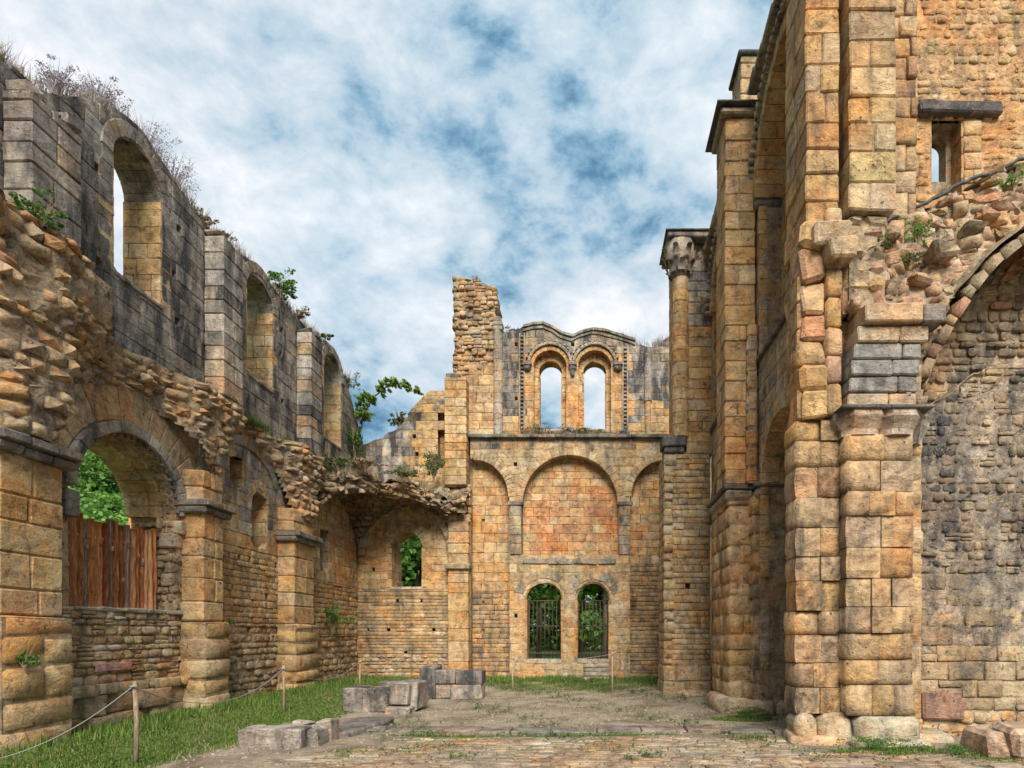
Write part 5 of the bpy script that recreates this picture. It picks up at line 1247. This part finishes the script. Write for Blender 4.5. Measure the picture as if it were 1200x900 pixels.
pts.append(first[-1])
pts = [Vector((p.x, p.y, max(p.z, gh(p.x, p.y)+.03))) for p in pts]
single('barrier_rope', tube_mesh('barrier_rope', pts, .0065, M_ROPE), 'pale sagging rope strung along the grass on the left', 'rope')
far_ = [Vector((-4.0, 20.2, .8))]+tops[3:]; pts = []
for (a, b, s) in zip(far_[:-1], far_[1:], (.12, .10, .10)): pts += sag(a, b, s)
pts.append(far_[-1]); single('barrier_rope', tube_mesh('barrier_rope', pts, .006, M_ROPE), 'thin pale rope stretched before the barred windows', 'rope')
# ================================================================== VEGETATION
def blades(name, spots, mat, hmin, hmax, wd=.012, label=None, lean=.5):
    n = len(spots); V = np.zeros((n*3, 3), np.float32); K = np.ones((n*3, 4), np.float32); rg = np.random.default_rng(5)
    P = np.array(spots, np.float32); a = rg.uniform(0, 6.283, n); h = rg.uniform(hmin, hmax, n); l = rg.uniform(0, lean, n)*h; b = rg.uniform(0, 6.283, n)
    ws = wd*rg.uniform(.6, 1.5, n)
    V[0::3] = P+np.stack([np.cos(a)*ws, np.sin(a)*ws, 0*a-.01], 1); V[1::3] = P-np.stack([np.cos(a)*ws, np.sin(a)*ws, 0*a+.01], 1)
    V[2::3] = P+np.stack([np.cos(b)*l, np.sin(b)*l, h], 1); c = rg.uniform(0, 1, n)
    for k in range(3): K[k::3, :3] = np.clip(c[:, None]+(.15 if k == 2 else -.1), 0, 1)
    me = bpy.data.meshes.new(name); me.vertices.add(n*3); me.vertices.foreach_set('co', V.ravel()); me.loops.add(n*3); me.loops.foreach_set('vertex_index', np.arange(n*3, dtype=np.int32))
    me.polygons.add(n); me.polygons.foreach_set('loop_start', np.arange(0, n*3, 3, dtype=np.int32)); me.polygons.foreach_set('loop_total', np.full(n, 3, np.int32))
    me.materials.append(mat); at = me.color_attributes.new('Col', 'FLOAT_COLOR', 'POINT'); at.data.foreach_set('color', K.ravel()); me.update(calc_edges=True)
    return me
sp = []
while len(sp) < 120000:
    x, y_ = R.uniform(-8.3, 5.8), R.uniform(5.5, 21.5); gk = greenness(x, y_)
    cl = .5+.5*fbm(x*4, y_*4, 3)
    cl2 = .5+.5*fbm(x*1.7+5, y_*1.7, 1)
    if gk*(-.1+.6*cl+.9*cl2) > R.random()*.9+.12 or R.random() < .02*max(0, cl2-.45): sp.append((x, y_, gh(x, y_)))
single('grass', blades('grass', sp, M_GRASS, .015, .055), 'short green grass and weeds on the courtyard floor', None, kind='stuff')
sp = []
for k in range(9000):
    x, y_ = R.uniform(-3.6, 3.2), 21.5-abs(R.gauss(0, .8)); 
    if R.random() < .5+.5*fbm(x*3, 0): sp.append((x, y_, gh(x, y_)))
for k in range(9000):
    y_ = R.uniform(8, 21); x = -8.0+abs(R.gauss(0, .5))
    if R.random() < .45+.5*fbm(x*2, y_*3): sp.append((x, y_, gh(x, y_)))
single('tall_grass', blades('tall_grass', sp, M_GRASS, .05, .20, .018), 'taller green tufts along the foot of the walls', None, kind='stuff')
def leafy(n, rx, ry_, rz, size, droop=.0, clumps=0, flat=0.):
    """leaf cloud around the origin: n leaves as bent quads in uneven clumps"""
    V = []; Fc = []; K = []
    cl = [(R.gauss(0, .45)*rx, R.gauss(0, .45)*ry_, R.gauss(0, .42)*rz, R.uniform(.16, .38)) for _ in range(clumps)] if clumps else None
    for i in range(n):
        if cl:
            c = R.choice(cl); d = Vector((R.gauss(0, 1), R.gauss(0, 1), R.gauss(0, 1))).normalized()*(R.random()**.4)*c[3]
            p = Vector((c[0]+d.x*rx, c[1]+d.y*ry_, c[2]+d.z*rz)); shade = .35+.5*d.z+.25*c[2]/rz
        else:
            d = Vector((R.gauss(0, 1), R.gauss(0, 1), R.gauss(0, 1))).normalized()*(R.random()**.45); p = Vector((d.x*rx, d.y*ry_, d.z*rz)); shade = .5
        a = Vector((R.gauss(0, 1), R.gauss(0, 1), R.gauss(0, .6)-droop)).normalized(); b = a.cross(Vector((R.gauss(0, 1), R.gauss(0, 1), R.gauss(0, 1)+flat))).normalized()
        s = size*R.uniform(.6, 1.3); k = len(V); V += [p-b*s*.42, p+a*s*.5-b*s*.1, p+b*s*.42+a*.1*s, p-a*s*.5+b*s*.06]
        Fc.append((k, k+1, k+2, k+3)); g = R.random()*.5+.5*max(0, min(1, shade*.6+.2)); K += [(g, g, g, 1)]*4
    return V, Fc, K
def plant(name, lab, loc, r, mat, n=200, size=.08, stems=8, h=None, group=None, squash=.8, stemmat=None, dry=0, cat='plant'):
    T = Thing(name, lab, cat, loc, group=group)
    h = h or r*1.4; L0 = Vector(loc)
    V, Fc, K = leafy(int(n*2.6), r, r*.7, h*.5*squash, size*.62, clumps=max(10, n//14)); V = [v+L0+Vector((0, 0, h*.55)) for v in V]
    T.part('leaves', new_mesh('leaves', V, Fc, mat, False, K))
    V2 = []; F2 = []; K2 = []
    for s in range(stems):
        a = R.uniform(0, 6.28); e = Vector((math.cos(a)*r*R.uniform(.2, 1), math.sin(a)*r*.6*R.uniform(.2, 1), h*R.uniform(.7, 1.25))); w_ = .004+.012*r
        k = len(V2); m_ = e*.5+Vector((0, 0, h*.12)); sd_ = Vector((w_, w_*.4, 0))
        V2 += [L0-sd_, L0+sd_, L0+m_+sd_*.7, L0+m_-sd_*.7, L0+e]; F2 += [(k, k+1, k+2, k+3), (k+3, k+2, k+4)]; K2 += [(.5, .5, .5, 1)]*5
    T.part('stems', new_mesh('stems', V2, F2, stemmat or M_DRY, False, K2)); T.done(); return T
# plants on the wall tops and ledges; position from surface coordinates
def onL(u, off=-.3): return (XL+off, u, cleretop(u)-.05)
PL = [
 ('scrub_bush', 'grey leafless bush on the left wall top above the near buttress', onL(9.75), .42, M_LILAC, 700, .045, 30, .50, M_LILAC),
 ('scrub_bush', 'grey-lilac bush just left of the first tall window on the wall top', onL(10.6), .48, M_LILAC, 800, .045, 30, .55, M_LILAC),
 ('scrub_bush', 'greyish dry bush behind the top of the first tall window', onL(11.7), .55, M_LILAC, 800, .04, 50, .75, M_LILAC),
 ('scrub_bush', 'spiky pale dry bush on the wall top right of the first window', onL(12.4), .60, M_LILAC, 700, .04, 60, .80, M_LILAC),
 ('dry_tuft', 'brown dry grass tuft over the second buttress', onL(13.1, -.1), .35, M_DRY, 260, .07, 40, .35, M_DRY),
 ('dry_tuft', 'ochre dry tuft right of the second buttress on the wall top', onL(13.9, -.1), .30, M_DRY, 200, .07, 34, .32, M_DRY),
 ('wall_shrub', 'bright green leafy shrub on the wall top right of the second tall window', onL(16.4, -.1), .55, M_LEAF, 420, .12, 10, .75, M_DRY),
 ('dry_tuft', 'dry brown tuft over the third buttress on the wall top', onL(17.4, -.1), .40, M_DRY, 260, .08, 34, .35, M_DRY),
 ('wall_shrub', 'green weed in the head of the third tall window', onL(18.9, .05), .25, M_LEAF_D, 180, .09, 8, .3, M_DRY),
 ('dry_tuft', 'long grey-green tuft on the descending wall end right of the third window', onL(20.9, -.05), .40, M_SHRUB, 300, .08, 34, .7, M_DRY),
 ('wall_shrub', 'green weed hanging on the rubble at the left edge below the near buttress', (-7.7, 8.4, 7.35), .42, M_LEAF_D, 360, .07, 20, .35, M_DRY),
 ('wall_shrub', 'olive weed cushion tucked beside the near buttress', (XL+.10, 9.75, 7.05), .28, M_SHRUB, 260, .05, 20, .4, M_DRY),
 ('dry_tuft', 'dry weeds on the rubble band at the foot of the second buttress', (XL+.35, 13.3, 6.78), .32, M_DRY, 200, .06, 24, .22, M_DRY),
 ('wall_shrub', 'green shrub on the broken vault edge below the third window', (XL+.6, 18.6, 6.75), .42, M_SHRUB, 360, .10, 20, .5, M_DRY),
 ('wall_shrub', 'dark green ivy clump in the corner between the left wall and the high corner wall', (-8.2, 20.9, 7.6), .42, M_LEAF_D, 420, .12, 8, 1.5, M_DRY),
 ('wall_shrub', 'leafy green creeper higher up the corner under the small tree', (-8.1, 21.3, 8.9), .35, M_LEAF, 320, .12, 8, 1.0, M_DRY),
 ('wall_shrub', 'olive-green bush growing on the vault left of the corner pilaster', (-5.4, 20.8, 6.95), .50, M_SHRUB, 520, .09, 26, 1.1, M_DRY),
 ('dry_tuft', 'straw-coloured tuft hanging from the middle of the broken vault edge', (-6.9, 18.55, 6.75), .50, M_DRY, 320, .09, 40, .35, M_DRY),
 ('dry_tuft', 'dry grass beard on the broken vault edge near its right end', (-6.0, 19.3, 6.65), .50, M_SHRUB, 300, .09, 40, .35, M_DRY),
 ('dry_tuft', 'dry bush on the stepped top of the high corner wall', (-7.0, DE+.4, ez(500)), .40, M_SHRUB, 300, .10, 34, .7, M_DRY),
 ('dry_tuft', 'sprig of dry twigs on top of the ruined tower', (-4.2, DE+.5, 14.5), .30, M_LILAC, 90, .07, 26, .5, M_LILAC),
 ('dry_tuft', 'thin twiggy weeds on the wall top just right of the ruined tower', (-3.0, DE+.5, 12.55), .32, M_SHRUB, 130, .08, 26, .5, M_LILAC),
 ('scrub_bush', 'dark leafless little bush on the wall top above the right twin window', (ex(730), DE+.5, ez(396)), .36, M_LILAC, 220, .07, 28, .5, M_LILAC),
 ('dry_tuft', 'wispy dry grasses on the low wall top beside the end column', (ex(772), DE+.5, ez(404)), .45, M_DRY, 60, .06, 50, .5, M_LILAC),
 ('dry_tuft', 'straw-yellow tuft on the ledge under the left twin window', (ex(626), DE+.05, 8.82), .55, M_DRY, 380, .08, 46, .42, M_DRY),
 ('dry_tuft', 'brownish tuft on the ledge between the twin windows', (ex(664), DE+.05, 8.82), .40, M_LILAC, 300, .08, 36, .36, M_DRY),
 ('dry_tuft', 'mixed green and dry tuft on the ledge under the right twin window', (ex(690), DE+.05, 8.80), .45, M_SHRUB, 320, .08, 36, .34, M_DRY),
 ('dry_tuft', 'dark dry clump on the ledge right of the twin windows', (ex(730), DE+.05, 8.82), .26, M_LILAC, 240, .07, 20, .30, M_LILAC),
 ('wall_shrub', 'green clump hanging in the wall bay just right of the second pier', (XL+.12, 13.3, 1.55), .26, M_LEAF_D, 260, .06, 8, .6, M_DRY),
 ('wall_shrub', 'bushy green plant rooted in the wall of the farthest left bay', (XL+.15, 19.2, 1.6), .50, M_LEAF, 420, .09, 12, 1.1, M_DRY),
 ('wall_shrub', 'small dark green weed at the left edge on the near pier', (-7.80, 8.25, 1.15), .22, M_LEAF_D, 220, .05, 8, .3, M_DRY),
 ('wall_shrub', 'feathery green weed on the rubble haunch at the right', (X(1078, 9.0), 9.05, Z(285, 9.0)), .24, M_LEAF, 360, .04, 14, .42, M_DRY),
 ('wall_shrub', 'small green weed left of the larger one on the right haunch', (X(1034, 8.9), 8.9, Z(295, 8.9)), .15, M_SHRUB, 180, .04, 10, .26, M_DRY),
 ('wall_shrub', 'low weed patch beneath the larger weed on the right haunch', (X(1072, 8.8), 8.85, Z(308, 8.8)), .22, M_SHRUB, 200, .04, 10, .18, M_DRY),
 ('wall_shrub', 'green weed near the top right corner on the haunch', (X(1182, 9.5), 9.4, Z(228, 9.5)), .24, M_LEAF, 220, .045, 10, .26, M_DRY),
 ('ground_weed', 'green weed patch at the foot of the near right pier', (4.05, 8.45, 0), .45, M_LEAF_D, 420, .035, 20, .20, M_LEAF_D),
 ('ground_weed', 'low weed patch at the foot of the middle right pier', (3.05, 11.6, 0), .40, M_LEAF_D, 360, .04, 16, .22, M_LEAF_D),
 ('ground_weed', 'weeds at the bottom right, beside the fallen rock', (5.0, 8.1, 0), .45, M_LEAF_D, 260, .035, 16, .14, M_LEAF_D),
]
for (nm, lab, loc, r, mt, n, sz, st, h, sm) in PL: plant(nm, lab, loc, r, mt, n, sz, st, h, stemmat=sm)
# dry grasses fringing the wall tops
def fringe(n, f, h0, h1, mt, lab, wd=.008):
    sp = []
    while len(sp) < n:
        p = f()
        if p: sp.append(p)
    single('dry_grass', blades('dry_grass', sp, mt, h0, h1, wd, lean=.7), lab, None, kind='stuff')
def f1():
    u = R.uniform(8.4, 21.6); c_ = .5+.5*math.sin(u*2.3+1)*math.sin(u*.9)
    return (XL-R.uniform(0, .6), u+R.gauss(0, .05), cleretop(u)-.04) if R.random() < c_**1.5 else None
fringe(5200, f1, .08, .38, M_DRY, 'dry grass growing along the top of the left wall')
fringe(2600, f1, .15, .50, M_LILAC, 'wispy grey dead stems along the top of the left wall', .006)
def f2():
    x = R.uniform(-8.3, -4.5); return (x, edge(x)+R.uniform(-.12, .5), min(max(vh(x, edge(x)), 6.0), 6.3)+.36) if R.random() < .5+.5*math.sin(x*4) else None
fringe(2600, f2, .08, .32, M_DRY, 'dry grass on the torn edge of the corner vault', .010)
def f3():
    x = R.gauss(ex(668), .9); return (x, DE+R.uniform(-.12, .2), 8.83) if ex(556) < x < ex(795) else None
fringe(2600, f3, .05, .26, M_DRY, 'dry grass on the ledge below the twin windows', .010)
def f6():
    while True:
        x, y_ = R.uniform(-8, 3.5), R.uniform(6.5, 21.4)
        if greenness(x, y_) > .25 and R.random() < .3+.7*(.5+.5*fbm(x*2.3, y_*2.3, 4)): return (x, y_, gh(x, y_))
fringe(9000, f6, .02, .09, M_DRY, 'dry straw-coloured blades mixed into the grass', .009)
def f4():
    x = R.uniform(ex(735), ex(790)); return (x, DE+R.uniform(.25, .8), prof(x)-.03)
fringe(420, f4, .15, .5, M_LILAC, 'wispy dead grass on the low wall top beside the end column', .007)
def f5():
    u = R.uniform(12.6, 21.4); c_ = .5+.5*math.sin(u*3.1); return (XL+R.uniform(.02, .35), u, 6.78) if R.random() < c_ else None
fringe(2600, f5, .05, .22, M_SHRUB, 'weeds along the ledge at the foot of the left upper wall', .010)
# small tree on the left wall end
T = Thing('small_tree', 'slender arching little tree growing from the far end of the left wall', 'tree', (-8.1, 21.0, 9.3))
b0 = Vector((-8.0, 21.0, 9.0)); tips = []
T.part('trunk', tube_mesh('trunk', [b0, b0+Vector((.15, 0, .5)), b0+Vector((.5, 0, 1.0)), b0+Vector((1.0, 0, 1.4)), b0+Vector((1.7, 0, 1.45))], .035, M_TRUNK, 6, .012))
VV = []; FF = []; KK = []
for (dx, dz, r, n) in ((.15, .35, .28, 90), (.35, .9, .30, 120), (.75, 1.25, .28, 120), (1.15, 1.45, .24, 90), (1.6, 1.35, .24, 90), (.05, .7, .25, 80), (1.95, 1.2, .16, 50)):
    V, Fc, K = leafy(int(n*2.2), r*1.1, r, r*.75, .085, clumps=14); k = len(VV); VV += [v+b0+Vector((dx, R.uniform(-.2, .2), dz)) for v in V]; FF += [tuple(i+k for i in f) for f in Fc]; KK += K
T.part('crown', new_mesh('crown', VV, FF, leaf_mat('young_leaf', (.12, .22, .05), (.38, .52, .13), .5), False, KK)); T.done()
# trees outside
CROWN = {}
def crown_mesh(key, mat, n, size):
    if key not in CROWN:
        V, Fc, K = leafy(n, 1., 1., 1., size, clumps=26)
        CROWN[key] = new_mesh('crown', V, Fc, mat, False, K)
    return CROWN[key]
TR = {}
def tree(name, lab, x, y_, z, h, r, key, mat, n=2600, size=.13, group=None):
    if 'tr' not in TR:
        TR['tr'] = tube_mesh('trunk', [(0, 0, -.1), (.03, .02, .4), (-.02, .03, .8), (.02, 0, 1.)], .05, M_TRUNK, 7, .02)
        ls = []
        V = []; Fc = []
        for k in range(6):
            a = k*1.05+.3; m_ = tube_mesh('limb', [(0, 0, .45+.06*k), (.12*math.cos(a), .12*math.sin(a), .60+.06*k), (.26*math.cos(a), .26*math.sin(a), .72+.05*k)], .02, M_TRUNK, 5, .006)
            b = len(V); V += [v.co.copy() for v in m_.vertices]; Fc += [[b+i for i in p.vertices] for p in m_.polygons]
        TR['li'] = new_mesh('limbs', V, Fc, M_TRUNK, True)
    T = Thing(name, lab, 'tree', (x, y_, z), group=group)
    for nm, me in (('trunk', TR['tr']), ('limbs', TR['li'])):
        o = bpy.data.objects.new(nm, me); C.objects.link(o); o.parent = T.o; o.scale = (h*(.42 if nm == 'trunk' else .9), h*(.42 if nm == 'trunk' else .9), h*.85)
    o = bpy.data.objects.new('crown', crown_mesh(key, mat, n, size)); C.objects.link(o); o.parent = T.o; o.location = (0, 0, h*.62); o.scale = (r, r, h*.42); o.rotation_euler = (0, 0, R.uniform(0, 6.28))
GT = 'trees in the garden behind the end wall'
for (x, y_, h, r, k, lab) in ((-3.3, 39.0, 9.5, 3.4, 'a', 'leafy tree with thin dark trunk seen through the left barred window'), (.9, 37.0, 9.0, 3.3, 'b', 'tree with a stouter trunk seen through the right barred window'),
    (-.6, 47, 12, 4.6, 'b', 'taller tree farther off between the two barred windows'), (-9.6, 33, 9.5, 3.6, 'b', 'bright leafy tree filling the corner wall window'), (-7.6, 45, 11, 4., 'a', 'tree beyond the end wall left of the barred windows'), (5.2, 44, 10, 4, 'b', 'tree beyond the end wall right of the barred windows'), (-12.5, 44, 12, 4.5, 'b', 'tall tree behind the one in the corner wall window')):
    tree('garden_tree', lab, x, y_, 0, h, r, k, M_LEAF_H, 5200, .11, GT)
T = Thing('garden_hedge', 'clipped hedge beyond the barred windows', 'hedge', (0, 56, 0))
V, Fc, K = leafy(32000, 24, 1.2, 4.6, .36, clumps=520); T.part('leaves', new_mesh('leaves', [v+Vector((0, 57, 2.4)) for v in V], Fc, M_LEAF, False, K)); T.done()
# hillside to the left
hl = lambda x, y_: max(-1., (-x-16)*.52+1.2*math.sin(x*.11+y_*.07)+.8*math.sin(y_*.13))
V = []; Fc = []; NX, NY = 40, 40
for j in range(NY+1):
    for i in range(NX+1):
        x = -14-150*i/NX; y_ = -40+260*j/NY; V.append((x, y_, min(60, hl(x, y_))-.3 if i else -1.))
for j in range(NY):
    for i in range(NX): k = j*(NX+1)+i; Fc.append((k, k+1, k+NX+2, k+NX+1))
m_, t_, b_ = newmat('hill_soil'); g_ = N(t_, 'ShaderNodeNewGeometry'); t_.links.new(ramp(t_, noise(t_, g_.outputs['Position'], .8, 6., .7), [(.3, (.03, .06, .015)), (.7, (.08, .13, .035))]), b_.inputs['Base Color'])
single('wooded_hill', new_mesh('wooded_hill', V, Fc, m_, True), None, None, kind='structure')
cnt = 0
for k in range(900):
    d = R.uniform(24, 105); a = R.uniform(.70, .94); x = -a*d; z = hl(x, d)
    if cnt > 130: break
    if -x < 17: continue
    h = R.uniform(4.2, 6.6); tree('hill_tree', 'broadleaf tree on the wooded hillside seen through the big left arch', x, d, z-.3, h, h*.42, R.choice(('h1', 'h2', 'h3')), M_LEAF_H, 3400, .10, 'trees on the hillside'); cnt += 1
